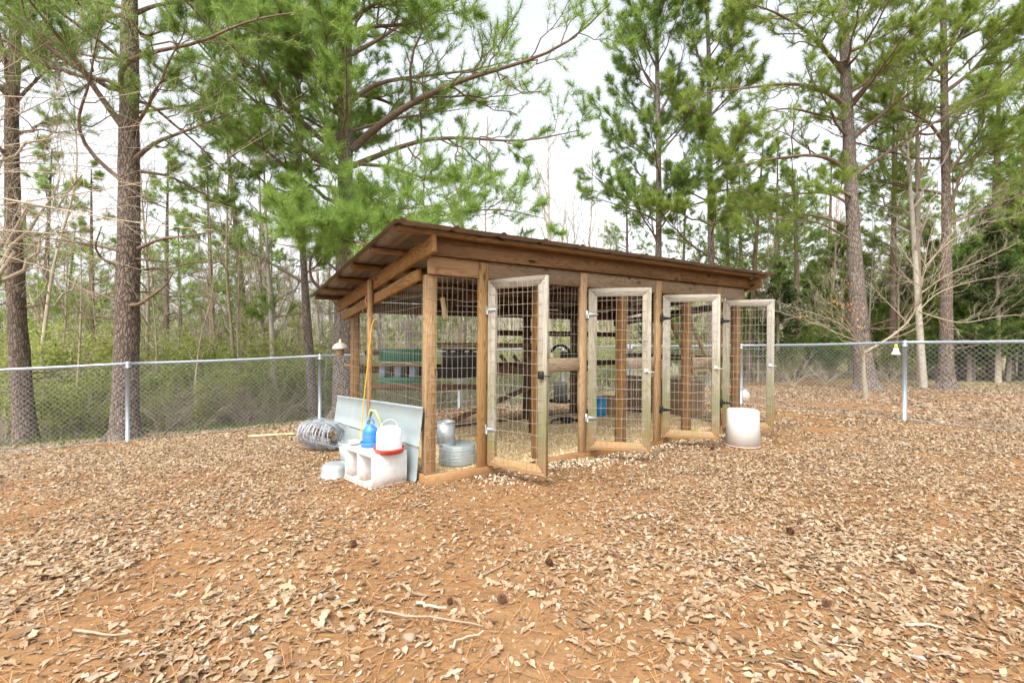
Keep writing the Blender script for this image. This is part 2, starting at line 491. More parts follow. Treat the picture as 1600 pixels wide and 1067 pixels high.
def ground_mat():
    m, nt, b = mat('red clay with leaf mould')
    tc = nt.nodes.new('ShaderNodeTexCoord').outputs['Object']
    a = noise(nt, tc, 0.9, 6, 0.6)
    f = noise(nt, tc, 14, 8, 0.7)
    v = node(nt, 'ShaderNodeTexVoronoi', Scale=55.0)
    nt.links.new(tc, v.inputs['Vector'])
    c = ramp(nt, a, [(0.30, (0.185, 0.104, 0.048)), (0.5, (0.262, 0.143, 0.062)), (0.70, (0.265, 0.165, 0.084))])
    c = mix(nt, mrange(nt, f, 0.42, 0.68, 0, 0.65), c, (0.13, 0.077, 0.043))
    c = mix(nt, mrange(nt, v.outputs['Distance'], 0.05, 0.25, 0.55, 0), c, (0.32, 0.20, 0.115))
    ms = noise(nt, tc, 1.4, 4, 0.6)
    c = mix(nt, mrange(nt, ms, 0.63, 0.75, 0, 0.45), c, (0.24, 0.20, 0.075))
    # how much of it is woodland floor is stored in the mesh
    w = attr(nt, 'woods', 'Fac')
    n2 = noise(nt, tc, 3.0, 6, 0.65)
    wc = ramp(nt, n2, [(0.3, (0.17, 0.14, 0.07)), (0.5, (0.24, 0.195, 0.105)), (0.7, (0.20, 0.21, 0.085))])
    c = mix(nt, w, c, wc)
    nt.links.new(c, b.inputs['Base Color'])
    b.inputs['Roughness'].default_value = 0.95
    b.inputs['Specular IOR Level'].default_value = 0.1
    bump(nt, b, f, 0.5, 0.03)
    return m

# ------------------------------------------------------------------ ground
GP = np.array([
 (0,0,0),(-3,1,-.01),(3,1,.01),(0,3,0),(-1,4,0),(1,5,0),(3,6,0),(4.5,7.5,-.02),(-2.1,6,-.06),(1.9,8.6,-.05),(0,7,-.02),
 (-3,4,-.07),(-6,4,-.24),(-8.5,6,-.45),(-6,7.55,-.40),(-3.5,8.86,-.31),(-1.1,10,-.22),(1.2,11.1,-.17),(2.9,12,-.12),(4.75,10,-.08),(6.1,7.5,0),(7.5,5,.04),
 (5,4,.02),(8,2,.03),(-8,2,-.2),(0,-6,0),(-12,0,-.3),(12,0,.05),(-8,9.5,-.75),(-5,11.2,-.75),(-2,12.6,-.65),(2,15,-.45),(6,14,-.12),(10,10,.0),(12,14,-.05),(10,18,-.15),
 (-10,14,-2.0),(-4,18,-2.1),(3,22,-1.3),(8,30,-.9),(16,20,0),(-12,25,-3.5),(-4,30,-3.6),(-20,15,-2.5),(-25,40,-5),(0,50,-4),(20,50,-2),(40,40,0),(30,10,0),(-30,0,-1),(0,90,-5),(60,90,-1),(-60,90,-5)], float)
def _k(d): return np.sqrt(d * d + 0.8)
_D = np.linalg.norm(GP[:, None, :2] - GP[None, :, :2], axis=2)
_W = np.linalg.solve(_k(_D) + np.eye(len(GP)) * 0.02, GP[:, 2])
def gz(x, y):
    x = np.asarray(x, float); y = np.asarray(y, float)
    s = x.shape
    p = np.stack([x.ravel(), y.ravel()], 1)
    out = np.zeros(len(p))
    for i in range(0, len(p), 20000):
        q = p[i:i + 20000]
        out[i:i + 20000] = _k(np.linalg.norm(q[:, None] - GP[None, :, :2], axis=2)) @ _W
    r = np.hypot(p[:, 0], p[:, 1])
    out = np.where(r > 90, np.clip(out, -6, 2) * np.clip((400 - r) / 310, 0, 1) - 5 * np.clip((r - 90) / 310, 0, 1), out)
    out += 0.012 * np.sin(p[:, 0] * 2.1 + 1) * np.sin(p[:, 1] * 1.7) + 0.007 * np.sin(p[:, 0] * 5.3) * np.sin(p[:, 1] * 4.9 + 2)
    return out.reshape(s)
def g1(x, y): return float(gz(np.array([x]), np.array([y]))[0])

def fence_side(x, y):
    """>0 beyond the fence lines: (left fence, right fence)"""
    l = -0.447 * (x + 3.5) + 0.894 * (y - 8.86)
    r = 0.87 * (x - 6.14) + 0.49 * (y - 7.55)
    return l, r

def make_ground():
    a = np.linspace(-1, 1, 300)
    ax = np.sign(a) * (np.abs(a) ** 3.2) * 900 + a * 14
    b = np.linspace(0, 1, 320)
    ay = -25 + b * 50 + (b ** 5) * 1200
    X, Y = np.meshgrid(ax, ay)
    Z = gz(X, Y)
    idx = np.arange(X.size).reshape(X.shape)
    q = np.stack([idx[:-1, :-1], idx[:-1, 1:], idx[1:, 1:], idx[1:, :-1]], -1).reshape(-1, 4)
    mb = MB(); mb.add(np.stack([X, Y, Z], -1), q)
    o = mb.build('ground', ground_mat(), smooth=True, kind='structure')
    l, r = fence_side(X, Y)
    w = np.clip((l - 1.2) / 2.0, 0, 1) + np.clip((r - 6) / 4, 0, 1)
    at_ = o.data.attributes.new('woods', 'FLOAT', 'POINT')
    at_.data.foreach_set('value', np.clip(w, 0, 1).astype(np.float32).ravel())
    return o
GROUND = make_ground()

# ------------------------------------------------------------------ fallen leaves
def vnoise(x, y, s, seed=0):
    """smooth value noise"""
    r = np.random.default_rng(seed); t = r.random((64, 64))
    x = x * s; y = y * s
    xi = np.floor(x).astype(int); yi = np.floor(y).astype(int)
    fx = x - xi; fy = y - yi
    fx = fx * fx * (3 - 2 * fx); fy = fy * fy * (3 - 2 * fy)
    g = lambda i, j: t[i % 64, j % 64]
    return (g(xi, yi) * (1 - fx) + g(xi + 1, yi) * fx) * (1 - fy) + (g(xi, yi + 1) * (1 - fx) + g(xi + 1, yi + 1) * fx) * fy

CX, CY, YAW = -0.6857, 4.0749, 0.5943
DU = np.array([math.cos(YAW), math.sin(YAW)]); DV = np.array([-math.sin(YAW), math.cos(YAW)])
def to_uv(x, y):
    return (x - CX) * DU[0] + (y - CY) * DU[1], (x - CX) * DV[0] + (y - CY) * DV[1]
def W(u, v, z=0.0):
    return (CX + DU[0] * u + DV[0] * v, CY + DU[1] * u + DV[1] * v, z)

def litter_density(x, y):
    n = 0.6 * vnoise(x, y, 1.1, 1) + 0.4 * vnoise(x, y, 3.1, 2)
    xc = np.interp(y, [0, 2, 3, 4, 5, 6.5], [-0.35, -0.3, -0.15, 0.25, 1.1, 2.2])
    wd = np.interp(y, [0, 2, 3, 4, 5, 7], [0.85, 0.95, 1.05, 1.0, 0.75, 0.5])
    bare = np.exp(-((x - xc) / wd) ** 2)
    d = 1.0 - 0.88 * bare
    d = d * np.clip((n - 0.18) / 0.34, 0.12, 1.25)
    u, v = to_uv(x, y)
    inside = (u > -0.06) & (u < 4.75) & (v > -0.05) & (v < 2.35)
    d = np.where(inside, 0.0, d)
    l, r = fence_side(x, y)
    d = np.where(l > 1.5, d * 0.35, d)
    return np.clip(d, 0, 1)

def leaf_batch(x, y, z, size, tint, st, mb, flat=0.35):
    """oak leaves: a lobed strip either side of a midrib, each curled and tilted its own way"""
    N = len(x)
    K = len(st)
    s = np.linspace(0, 1, K)
    hw = np.asarray(st)
    L = size[:, None] * (s[None, :] - 0.5)
    asp = rng.uniform(0.75, 1.25, (N, 1))
    wl = size[:, None] * hw[None, :] * asp * rng.uniform(0.8, 1.2, (N, K))
    wr = size[:, None] * hw[None, :] * asp * rng.uniform(0.8, 1.2, (N, K))
    curlx = rng.normal(0, 0.30, (N, 1)); fold = rng.normal(0.10, 0.28, (N, 1)); tw = rng.normal(0, 0.3, (N, 1))
    midz = curlx * size[:, None] * ((s[None, :] - 0.5) ** 2) * 1.6
    bend = rng.normal(0, 0.18, (N, 1)) * size[:, None] * (s[None, :] - 0.5) ** 2 * 2
    P = np.zeros((N, K, 3, 3))
    P[:, :, 0] = np.stack([L, bend, midz], -1)
    shift = 0.06 * size[:, None]
    P[:, :, 1] = np.stack([L + shift, bend + wl, midz + wl * (fold + tw * (s[None, :] - 0.5))], -1)
    P[:, :, 2] = np.stack([L + shift, bend - wr, midz + wr * (fold - tw * (s[None, :] - 0.5))], -1)
    P = P.reshape(N, K * 3, 3)
    ax = rng.normal(0, flat, N); ay = rng.normal(0, flat, N); az = rng.uniform(0, 2 * np.pi, N)
    def rot(a, i, j):
        m = np.zeros((N, 3, 3)); k = 3 - i - j
        m[:, k, k] = 1; m[:, i, i] = np.cos(a); m[:, j, j] = np.cos(a); m[:, i, j] = -np.sin(a); m[:, j, i] = np.sin(a)
        return m
    Rm = rot(az, 0, 1) @ rot(ay, 0, 2) @ rot(ax, 1, 2)
    P = np.einsum('nij,nkj->nki', Rm, P)
    zmin = P[:, :, 2].min(1, keepdims=True)
    P[:, :, 2] += -zmin * 0.75
    P += np.stack([x, y, z], -1)[:, None, :]
    quads = []
    for k in range(K - 1):
        a = k * 3; b = (k + 1) * 3
        quads += [[a, b, b + 1, a + 1], [a + 2, b + 2, b, a]]
    quads = np.array(quads)
    Q = (quads[None] + (np.arange(N) * K * 3)[:, None, None]).reshape(-1, 4)
    mb.add(P.reshape(-1, 3), Q, None, None, np.repeat(tint, len(quads)))
    return P, quads

OAK = [0.012, 0.10, 0.17, 0.10, 0.24, 0.13, 0.22, 0.09, 0.01]
MIDL = [0.012, 0.16, 0.22, 0.13, 0.20, 0.02]
SIMPLE = [0.02, 0.22, 0.20, 0.03]

def scatter(n, y0, y1, power=1.0, wide=1.12, x0=None):
    y = y0 + (y1 - y0) * rng.random(n) ** power
    x = (rng.random(n) * 2 - 1) * wide * (y + 0.6)
    return x, y

def make_litter():
    mb = MB()
    def pick(n, y0, y1, dens=litter_density):
        # uniform by area over the view wedge
        x = rng.uniform(-1.15 * (y1 + .6), 1.15 * (y1 + .6), n * 3); y = rng.uniform(y0, y1, n * 3)
        k = np.abs(x) < 1.15 * (y + 0.6)
        x, y = x[k], y[k]
        k = rng.random(len(x)) < dens(x, y)
        return x[k][:n], y[k][:n]
    def tint(n): return np.clip(rng.beta(1.5, 1.35, n), 0, 1)
    def go(n, y0, y1, st, smin, smax, flat=0.3, up=0.012):
        x, y = pick(n, y0, y1)
        sz = rng.uniform(smin, smax, len(x)) * np.where(rng.random(len(x)) < 0.25, 0.6, 1.0)
        z = gz(x, y) + rng.uniform(0, up, len(x))
        kinds = [st] if len(st) < 5 else [st, [0.015, .17, .20, .09, .17, .12, .02], [0.012, .13, .24, .26, .20, .08, .01], [.05, .21, .12, .25, .18]]
        pick_ = rng.integers(0, len(kinds), len(x))
        for q, kk in enumerate(kinds):
            m_ = pick_ == q
            if m_.any(): leaf_batch(x[m_], y[m_], z[m_], sz[m_], tint(int(m_.sum())), kk, mb, flat)
    go(4200, 1.5, 3.0, OAK, 0.030, 0.072, 0.13, 0.007)
    go(13500, 2.6, 4.6, MIDL, 0.026, 0.058, 0.15, 0.008)
    go(34000, 4.4, 7.6, MIDL, 0.027, 0.060, 0.18, 0.010)
    go(44000, 7.2, 14.5, SIMPLE, 0.045, 0.085, 0.24, 0.012)
    # crumbs and torn bits between the whole leaves
    x, y = pick(60000, 1.5, 6.5, lambda x, y: 0.25 + 0.75 * litter_density(x, y))
    leaf_batch(x, y, gz(x, y) + 0.002, rng.uniform(0.012, 0.045, len(x)), tint(len(x)), SIMPLE, mb, 0.3)
    # pine needle dust and tiny flakes
    x, y = pick(30000, 1.5, 5.5, lambda x, y: 0.5 + 0.5 * litter_density(x, y))
    leaf_batch(x, y, gz(x, y) + 0.001, rng.uniform(0.006, 0.02, len(x)), tint(len(x)), SIMPLE, mb, 0.25)
    o = mb.build('leaf_litter', M['litter'], kind='stuff')
    tag(o, 'brown oak leaves and torn crumbs strewn over the clay yard', 'leaf litter')
    # the 300 largest leaves in view, one by one, as pieces of the ground
    x, y = pick(300, 1.72, 2.75, lambda x, y: 0.3 + 0.7 * litter_density(x, y))
    tn = tint(len(x))
    for i in range(len(x)):
        b = MB()
        leaf_batch(np.zeros(1), np.zeros(1), np.zeros(1), np.array([rng.uniform(0.050, 0.095)]), tn[i:i + 1], OAK, b, 0.2)
        lo = b.build('leaf', M['litter'], GROUND)
        lo.location = (x[i], y[i], g1(x[i], y[i]) + 0.008)
    # pine straw
    mb = MB()
    def straw(n, y0, y1, wide=1.0):
        x = rng.uniform(-1.1 * (y1 + .5), 1.1 * (y1 + .5), n); y = rng.uniform(y0, y1, n)
        k = np.abs(x) < 1.15 * (y + .6); x, y = x[k], y[k]
        u, v = to_uv(x, y)
        k = ~((u > -.06) & (u < 4.75) & (v > -.05) & (v < 2.35)); x, y = x[k], y[k]
        n = len(x); a = rng.uniform(0, 2 * np.pi, n); L = rng.uniform(0.04, 0.10, n)
        d = np.stack([np.cos(a), np.sin(a), rng.normal(0, .12, n)], -1) * L[:, None]
        w = np.stack([-np.sin(a), np.cos(a), np.zeros(n)], -1) * 0.0013
        p = np.stack([x, y, gz(x, y) + rng.uniform(0.004, 0.018, n)], -1)
        V = np.stack([p - d - w, p - d + w, p + d + w, p + d - w], 1)
        mb.add(V.reshape(-1, 3), np.arange(n * 4).reshape(-1, 4), None, None, rng.random(n))
    straw(16000, 1.5, 5); straw(12000, 5, 14)
    o = mb.build('pine_straw', M['straw'], kind='stuff')
    tag(o, 'reddish pine needles fallen between the leaves on the clay', 'pine straw')
make_litter()
def make_pebbles():
    n = 3000
    x = rng.uniform(-4, 4, n); y = rng.uniform(1.6, 5.0, n)
    u, v = to_uv(x, y); k = ~((u > -.06) & (u < 4.75) & (v > -.05)); x, y = x[k], y[k]; n = len(x)
    r = .0025 + .007 * rng.random(n) ** 3
    base = np.array([[1, 0, 0], [0, 1, 0], [-1, 0, 0], [0, -1, 0], [0, 0, .7], [0, 0, -.7]], float)
    V = base[None] * r[:, None, None] * rng.uniform(.6, 1.3, (n, 6, 1)) + np.stack([x, y, gz(x, y) + r * .2], -1)[:, None]
    F = np.array([[0, 1, 4], [1, 2, 4], [2, 3, 4], [3, 0, 4], [1, 0, 5], [2, 1, 5], [3, 2, 5], [0, 3, 5]])
    mb = MB(); mb.add(V.reshape(-1, 3), None, (F[None] + np.arange(n)[:, None, None] * 6).reshape(-1, 3), None, .5)
    o = mb.build('clay_crumbs', M['clay'], kind='stuff'); tag(o, 'crumbs of clay and grit scattered over the bare yard', 'grit')
make_pebbles()

# ------------------------------------------------------------------ chicken coop (local u along the front, v to the back, z up)
COOP = empty('chicken_coop', (CX, CY, 0), YAW)
tag(COOP, 'open wooden chicken coop with four wire doors and a sloping brown metal roof', 'chicken coop')
TILT = 0.006
def board(name, lo, hi, m, parent=COOP, ch=0.003, axis=None, Mx=None, label=None):
    o = MB().box(lo, hi, ch, axis, Mx).build(name, M[m], parent)
    if label: o['label'] = label
    return o
def bar(name, p, q, w, t, m, parent=COOP, up=(0, 0, 1), label=None, ch=0.003):
    """a board from p to q; w is its width along `up`, t its thickness across"""
    p, q = Vector(p), Vector(q); d = q - p; L = d.length; d.normalize()
    up = Vector(up); s = up.cross(d); s.normalize(); u2 = d.cross(s); u2.normalize()
    Mx = Matrix((d, s, u2)).transposed().to_4x4(); Mx.translation = (p + q) / 2
    o = MB().box((-L / 2, -t / 2, -w / 2), (L / 2, t / 2, w / 2), ch, 0, Mx).build(name, M[m], parent)
    if label: o['label'] = label
    return o
def lattice(mb, o, ex, ez, w, h, da, dz, r, jit=0.004):
    """welded wire in the plane spanned by ex, ez from corner o"""
    o, ex, ez = np.array(o, float), np.array(ex, float), np.array(ez, float)
    na = max(2, int(round(w / da)) + 1); nz = max(2, int(round(h / dz)) + 1)
    nrm = np.cross(ex, ez)
    P = []
    for i in range(na):
        a = w * i / (na - 1)
        k = np.linspace(0, 1, 5)
        P.append([o + ex * (a + rng.normal(0, jit)) + ez * (h * t) + nrm * rng.normal(0, jit) for t in k])
    mb.tubes(np.array(P), np.full((len(P), 5), r), 4, cap=False)
    P = []
    for j in range(nz):
        zz = h * j / (nz - 1)
        k = np.linspace(0, 1, 5)
        P.append([o + ez * (zz + rng.normal(0, jit)) + ex * (w * t) + nrm * (r * 1.5 + rng.normal(0, jit * .4)) for t in k])
    mb.tubes(np.array(P), np.full((len(P), 5), r), 4, cap=False)

# sills
board('sill_board', (-0.055, -0.045, -0.04), (0.60, 0.0, 0.088), 'new')
board('sill_board', (-0.055, 0.0, -0.04), (-0.012, 2.26, 0.08), 'new')
board('sill_board', (1.10, -0.036, -0.04), (1.75, 0.002, 0.07), 'new')
board('sill_board', (1.752, -0.04, -0.05), (2.94, 0.0, 0.06), 'new')
board('sill_board', (2.942, -0.04, -0.04), (4.12, 0.0, 0.075), 'new')
board('sill_board', (4.122, -0.038, -0.04), (4.64, 0.0, 0.07), 'new')
board('sill_board', (0.602, -0.02, -0.05), (1.098, 0.02, 0.035), 'new')
board('sill_board', (0.0, 2.225, -0.08), (4.64, 2.262, 0.05), 'dark')
board('sill_board', (4.644, 0.0, -0.08), (4.68, 2.26, 0.06), 'dark')
# posts of the front
zt = lambda u: 1.925 + TILT * u
board('corner_post', (-0.037, 0.0, 0.088), (0.052, 0.09, 1.77), 'post', label='tall square front corner post of pale pine')
board('post', (0.446, -0.04, 0.088), (0.545, -0.002, zt(.5) - .012), 'post')
board('post', (1.652, -0.04, 0.07), (1.743, -0.002, zt(1.7) - .012), 'post')
board('post', (2.823, -0.043, 0.06), (2.918, -0.003, zt(2.87) - .012), 'post')
board('post', (4.035, -0.04, 0.075), (4.125, -0.002, zt(4.1) - .012), 'post')
for u in (1.12, 2.29, 3.46, 4.555):
    board('post', (u, 0.003, -0.03), (u + 0.089, 0.092, zt(u) + 0.05), 'new')
# header boards between the posts
board('header_board', (-0.037, -0.036, 1.772), (0.444, 0.0, zt(.2) - .006), 'new')
board('header_board', (0.547, -0.034, 1.775), (1.650, 0.001, zt(1.1) - .006), 'grey')
board('header_board', (1.745, -0.034, 1.780), (2.821, 0.001, zt(2.3) - .006), 'grey')
board('header_board', (2.920, -0.034, 1.785), (3.62, 0.001, zt(3.3) - .006), 'grey')
board('header_board', (3.622, -0.033, 1.787), (4.033, 0.0, zt(3.8) - .006), 'grey')
board('header_board', (4.127, -0.034, 1.79), (4.66, 0.001, zt(4.4) - .006), 'grey')
# the long beam over the front, in two lengths
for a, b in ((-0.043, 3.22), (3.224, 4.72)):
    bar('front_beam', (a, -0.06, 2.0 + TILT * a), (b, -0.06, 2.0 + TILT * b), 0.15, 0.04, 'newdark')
# mid rails of the fixed panels
board('mid_rail', (1.211, -0.030, 0.915), (1.650, 0.001, 1.045), 'grey')
board('mid_rail', (2.381, -0.030, 0.905), (2.821, 0.001, 1.035), 'grey')
board('mid_rail', (3.551, -0.030, 0.895), (4.033, 0.001, 1.02), 'grey')
board('mid_rail', (4.646, 0.02, 0.80), (4.684, 0.11, 1.06), 'post')
# back posts and rails
for u in (-0.037, 1.93, 2.55, 3.5, 4.555):
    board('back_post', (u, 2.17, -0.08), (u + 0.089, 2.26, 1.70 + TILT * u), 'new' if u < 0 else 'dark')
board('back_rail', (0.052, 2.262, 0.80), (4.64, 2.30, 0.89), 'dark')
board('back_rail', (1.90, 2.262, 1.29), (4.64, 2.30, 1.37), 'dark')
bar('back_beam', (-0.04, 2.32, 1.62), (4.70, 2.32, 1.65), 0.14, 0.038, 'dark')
# left side: rafter, side plate, middle stud, rails
rz = lambda v: 1.965 - 0.122 * v
bar('rafter', (-0.075, -0.23, rz(-.23)), (-0.075, 2.68, rz(2.68)), 0.14, 0.038, 'new', label='outer left rafter of bright pine with a chipped end')
bar('side_plate', (-0.066, 0.085, 1.775), (-0.066, 2.46, 1.51), 0.10, 0.038, 'new')
board('side_stud', (-0.137, 1.225, 0.05), (-0.099, 1.29, 1.84), 'post')
for u in (1.16, 2.33, 3.5):
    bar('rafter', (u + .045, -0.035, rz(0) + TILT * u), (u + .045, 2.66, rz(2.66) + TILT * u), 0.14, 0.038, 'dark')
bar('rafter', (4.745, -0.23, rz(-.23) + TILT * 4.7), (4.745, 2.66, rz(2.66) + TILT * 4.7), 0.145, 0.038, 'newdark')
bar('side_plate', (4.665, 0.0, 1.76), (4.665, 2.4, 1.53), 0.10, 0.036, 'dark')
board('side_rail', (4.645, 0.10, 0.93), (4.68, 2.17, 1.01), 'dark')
board('end_panel', (4.62, 0.55, 0.08), (4.638, 2.1, 0.63), 'ply', label='low brown plywood panel closing the far end')
# purlins and roof panels
for i, v in enumerate((-0.17, 0.44, 1.02, 1.60, 2.16, 2.60)):
    z = rz(v) + 0.094
    bar('purlin', (-0.37, v, z - 0.002), (4.93, v, z + TILT * 5.3 - 0.002), 0.038, 0.085, 'newdark')
def roof_panel(u0, u1):
    mb = MB()
    us = []
    hs_ = []
    n = 2
    for k in range(n):
        a = u0 + (u1 - u0) * (k + 0.12) / n
        for du, hh in ((-0.030, 0), (-0.014, 0.014), (0.014, 0.014), (0.030, 0)):
            us.append(a + du); hs_.append(hh)
        for f in (0.42, 0.62):
            b = u0 + (u1 - u0) * (k + f) / n
            us += [b - 0.012, b, b + 0.012]; hs_ += [0, 0.004, 0]
    us = [u0 - 0.01] + us + [u1 + 0.012]; hs_ = [0.0] + hs_ + [0.003]
    o = np.argsort(us); us = np.array(us)[o]; hs_ = np.array(hs_)[o]
    vs = np.linspace(-0.31, 2.72, 9)
    sag = 0.004 * np.sin(np.linspace(0, 9, 9) + u0 * 7)
    U, V = np.meshgrid(us, vs)
    Z = rz(V) + 0.118 + TILT * U + hs_[None, :] + sag[:, None]
    top = np.stack([U, V, Z], -1); bot = top - np.array([0, 0, 0.0015])
    nu, nv = len(us), len(vs)
    idx = np.arange(nu * nv).reshape(nv, nu)
    q = np.stack([idx[:-1, :-1], idx[:-1, 1:], idx[1:, 1:], idx[1:, :-1]], -1).reshape(-1, 4)
    mb.add(top.reshape(-1, 3), q); mb.add(bot.reshape(-1, 3), q[:, ::-1])
    e = idx[0]; m_ = nu * nv
    qq = np.stack([e[:-1] + m_, e[1:] + m_, e[1:], e[:-1]], -1)
    mb.f4.append(qq); mb.t4.append(np.full(len(qq), .5))
    return mb.build('roof_panel', M['roof'], COOP)
edges = np.linspace(-0.42, 4.98, 7)
for a, b in zip(edges[:-1], edges[1:]):
    ob = roof_panel(a, b)
    ob.location.z = 0.0025 * (int(round(a * 10)) % 2)
# wire panels
def wire(o, ex, ez, w, h, da=0.05, dz=0.10, r=0.0016, parent=COOP):
    mb = MB(); lattice(mb, o, ex, ez, w, h, da, dz, r)
    return mb.build('wire_mesh', M['weld'], parent)
wire((-0.05, -0.006, 0.10), (1, 0, 0), (0, 0, 1), 0.50, 1.66)
wire((-0.044, 0.0, 0.10), (0, 1, 0), (0, 0, 1), 2.22, 1.60, 0.05, 0.10, 0.0011)
for u0, u1 in ((1.13, 1.655), (2.30, 2.825), (3.47, 4.04)):
    wire((u0, 0.0015, 0.06), (1, 0, 0), (0, 0, 1), u1 - u0, 1.74)
wire((0.0, 2.2635, 0.0), (1, 0, 0), (0, 0, 1), 4.6, 1.62, 0.05, 0.10, 0.0008)
wire((4.684, 0.0, 0.02), (0, 1, 0), (0, 0, 1), 2.22, 1.62, 0.05, 0.10, 0.0009)

# doors: (hinge u, world angle of the open leaf)
def t_hinge(name, x, z, m, parent):
    mb = MB()
    mb.box((-0.030, -0.043, z - 0.040), (0.000, -0.037, z + 0.040), 0.001)
    v = [(0.002, -0.043, z + .020), (0.10, -0.043, z + .006), (0.10, -0.043, z - .006), (0.002, -0.043, z - .020),
         (0.002, -0.038, z + .020), (0.10, -0.038, z + .006), (0.10, -0.038, z - .006), (0.002, -0.038, z - .020)]
    mb.add(v, [(0, 3, 2, 1), (0, 1, 5, 4), (1, 2, 6, 5), (2, 3, 7, 6), (4, 5, 6, 7)])
    mb.tubes([[(0, -0.043, z - .04), (0, -0.043, z + .04)]], [[.007, .007]], 8)
    return mb.build(name, M[m], parent)
DW, DH, DZ = 0.625, 1.654, 0.105
def door(u, ang, hinge, latch, dw=DW, drop=0.0):
    d = empty('door', (u, -0.045, DZ + drop), ang - YAW, COOP)
    s = 0.085; t0, t1 = -0.036, 0.0
    def poly(pts, nm):                       # a mitred frame piece, front and back face and its edges
        bm = bmesh.new()
        a = [bm.verts.new((x, t0, z)) for x, z in pts]; b = [bm.verts.new((x, t1, z)) for x, z in pts]
        bm.faces.new(a); bm.faces.new(b[::-1])
        for i in range(len(pts)):
            j = (i + 1) % len(pts)
            bm.faces.new((a[j], a[i], b[i], b[j]))
        bmesh.ops.recalc_face_normals(bm, faces=list(bm.faces))
        bmesh.ops.bevel(bm, geom=list(bm.edges), offset=0.0025, segments=1, affect='EDGES', profile=0.5)
        mb = MB(); mb.from_bm(bm); return mb.build(nm, M['door'], d)
    poly([(0, 0), (s, s), (s, DH - s), (0, DH)], 'stile')
    poly([(dw, 0), (dw, DH), (dw - s, DH - s), (dw - s, s)], 'stile')
    poly([(0.001, DH), (s + .001, DH - s + .0), (dw - s - .001, DH - s), (dw - .001, DH)], 'top_rail')
    poly([(0.001, 0), (dw - .001, 0), (dw - s - .001, s), (s + .001, s)], 'bottom_rail')
    wire((0.035, t0 - 0.004, 0.03), (1, 0, 0), (0, 0, 1), dw - 0.07, DH - 0.06, 0.05, 0.10, 0.0016, d)
    mb = MB()
    for x_ in (0.028, 0.06, dw - 0.06, dw - 0.028):
        for z_ in (0.03, 0.06, DH - 0.06, DH - 0.03):
            xx = x_ + rng.normal(0, .004); zz = z_ + rng.normal(0, .004)
            mb.tubes([[(xx, t0 - .0008, zz), (xx, t0 + .002, zz)]], [[.0045, .0045]], 6)
    mb.build('nail_heads', M['blackiron'], d, kind='stuff')
    for z in (DH - 0.27, 0.32):
        t_hinge('hinge', 0, z, hinge, d)
    if latch == 'black':
        mb = MB(); mb.box((dw - 0.065, t0 - 0.035, 0.80), (dw - 0.02, t0 - 0.001, 0.865), 0.006)
        mb.tubes([[(dw - 0.03, t0 - .02, .83), (dw + 0.045, t0 - .02, .822)]], [[.006, .004]], 8)
        mb.build('latch', M['blackiron'], d)
    else:
        mb = MB(); mb.box((dw - 0.065, t0 - 0.012, 0.80), (dw - 0.030, t0 - 0.001, 0.835), 0.002)
        mb.tubes([[(dw - 0.05, t0 - .012, .815), (dw - 0.02, t0 - .03, .81), (dw + 0.03, t0 - .02, .808)]], [[.004, .004, .003]], 6)
        mb.build('latch', M['white'], d)
    return d
d = door(0.56, R(-37), 'galv', 'black'); d['label'] = 'nearest wire door, swung widest open, with galvanised hinges and black latch'
d = door(1.757, R(-13), 'galv', 'white'); d['label'] = 'second wire door with galvanised hinges and mossy stile'
d = door(2.932, R(-14), 'blackiron', 'white'); d['label'] = 'third wire door with black strap hinges'
d = door(4.14, R(-21), 'blackiron', 'white', 0.60); d['label'] = 'farthest wire door behind the white bucket'
# bedding
def bedding_z(u, v):
    return 0.035 + 0.05 * np.exp(-((u - 2.6) ** 2 / 3 + (v - 1.4) ** 2 / .6)) + 0.02 * vnoise(u, v, 2.5, 9) + 0.10 * np.exp(-((u - 4.1) ** 2 / .12 + (v - .9) ** 2 / .3)) - 0.02 * v
def make_bedding():
    us = np.linspace(-0.01, 4.64, 70); vs = np.linspace(0.0, 2.222, 36)
    U, V = np.meshgrid(us, vs); Z = bedding_z(U, V)
    idx = np.arange(U.size).reshape(U.shape)
    q = np.stack([idx[:-1, :-1], idx[:-1, 1:], idx[1:, 1:], idx[1:, :-1]], -1).reshape(-1, 4)
    mb = MB(); mb.add(np.stack([U, V, Z], -1), q, None, None, rng.uniform(0.3, .8, len(q)))
    n = 26000
    u = rng.uniform(0, 4.62, n); v = rng.uniform(0.01, 2.21, n)
    k = rng.random(n) < np.where(v < 1.5, 1, .6); u, v = u[k], v[k]
    leaf_batch(u, v, bedding_z(u, v), rng.uniform(0.014, 0.036, len(u)), np.clip(rng.beta(2.2, 1.2, len(u)), 0, 1), SIMPLE, mb, 0.4)
    o = mb.build('wood_shavings', M['chips'], kind='stuff')
    o.location = (CX, CY, 0); o.rotation_euler = (0, 0, YAW)
    tag(o, 'pale golden wood shavings spread over the coop floor', 'wood shavings')
    # chips kicked out through the doors
    mb = MB()
    n = 4200
    u = rng.uniform(0.4, 4.6, n); v = -np.abs(rng.normal(0, 0.20, n)) - 0.03
    k = rng.random(n) < (0.25 + .75 * (vnoise(u, v, 2.2, 4) > .42)); u, v = u[k], v[k]
    x = CX + DU[0] * u + DV[0] * v; y = CY + DU[1] * u + DV[1] * v
    leaf_batch(x, y, gz(x, y) + .004, rng.uniform(0.018, 0.045, len(x)), np.clip(rng.beta(1.6, 1.1, len(x)), 0, 1), SIMPLE, mb, 0.35)
    o = mb.build('spilled_shavings', M['husk'], kind='stuff')
    tag(o, 'pale shavings and dark husks spilled along the coop doorsteps', 'wood shavings')
make_bedding()
def in_coop(name, u, v, z, rz_=0.0):
    x, y, _ = W(u, v)
    return empty(name, (x, y, z), YAW + rz_)
def bz(u, v): return float(bedding_z(np.array([u]), np.array([v]))[0])

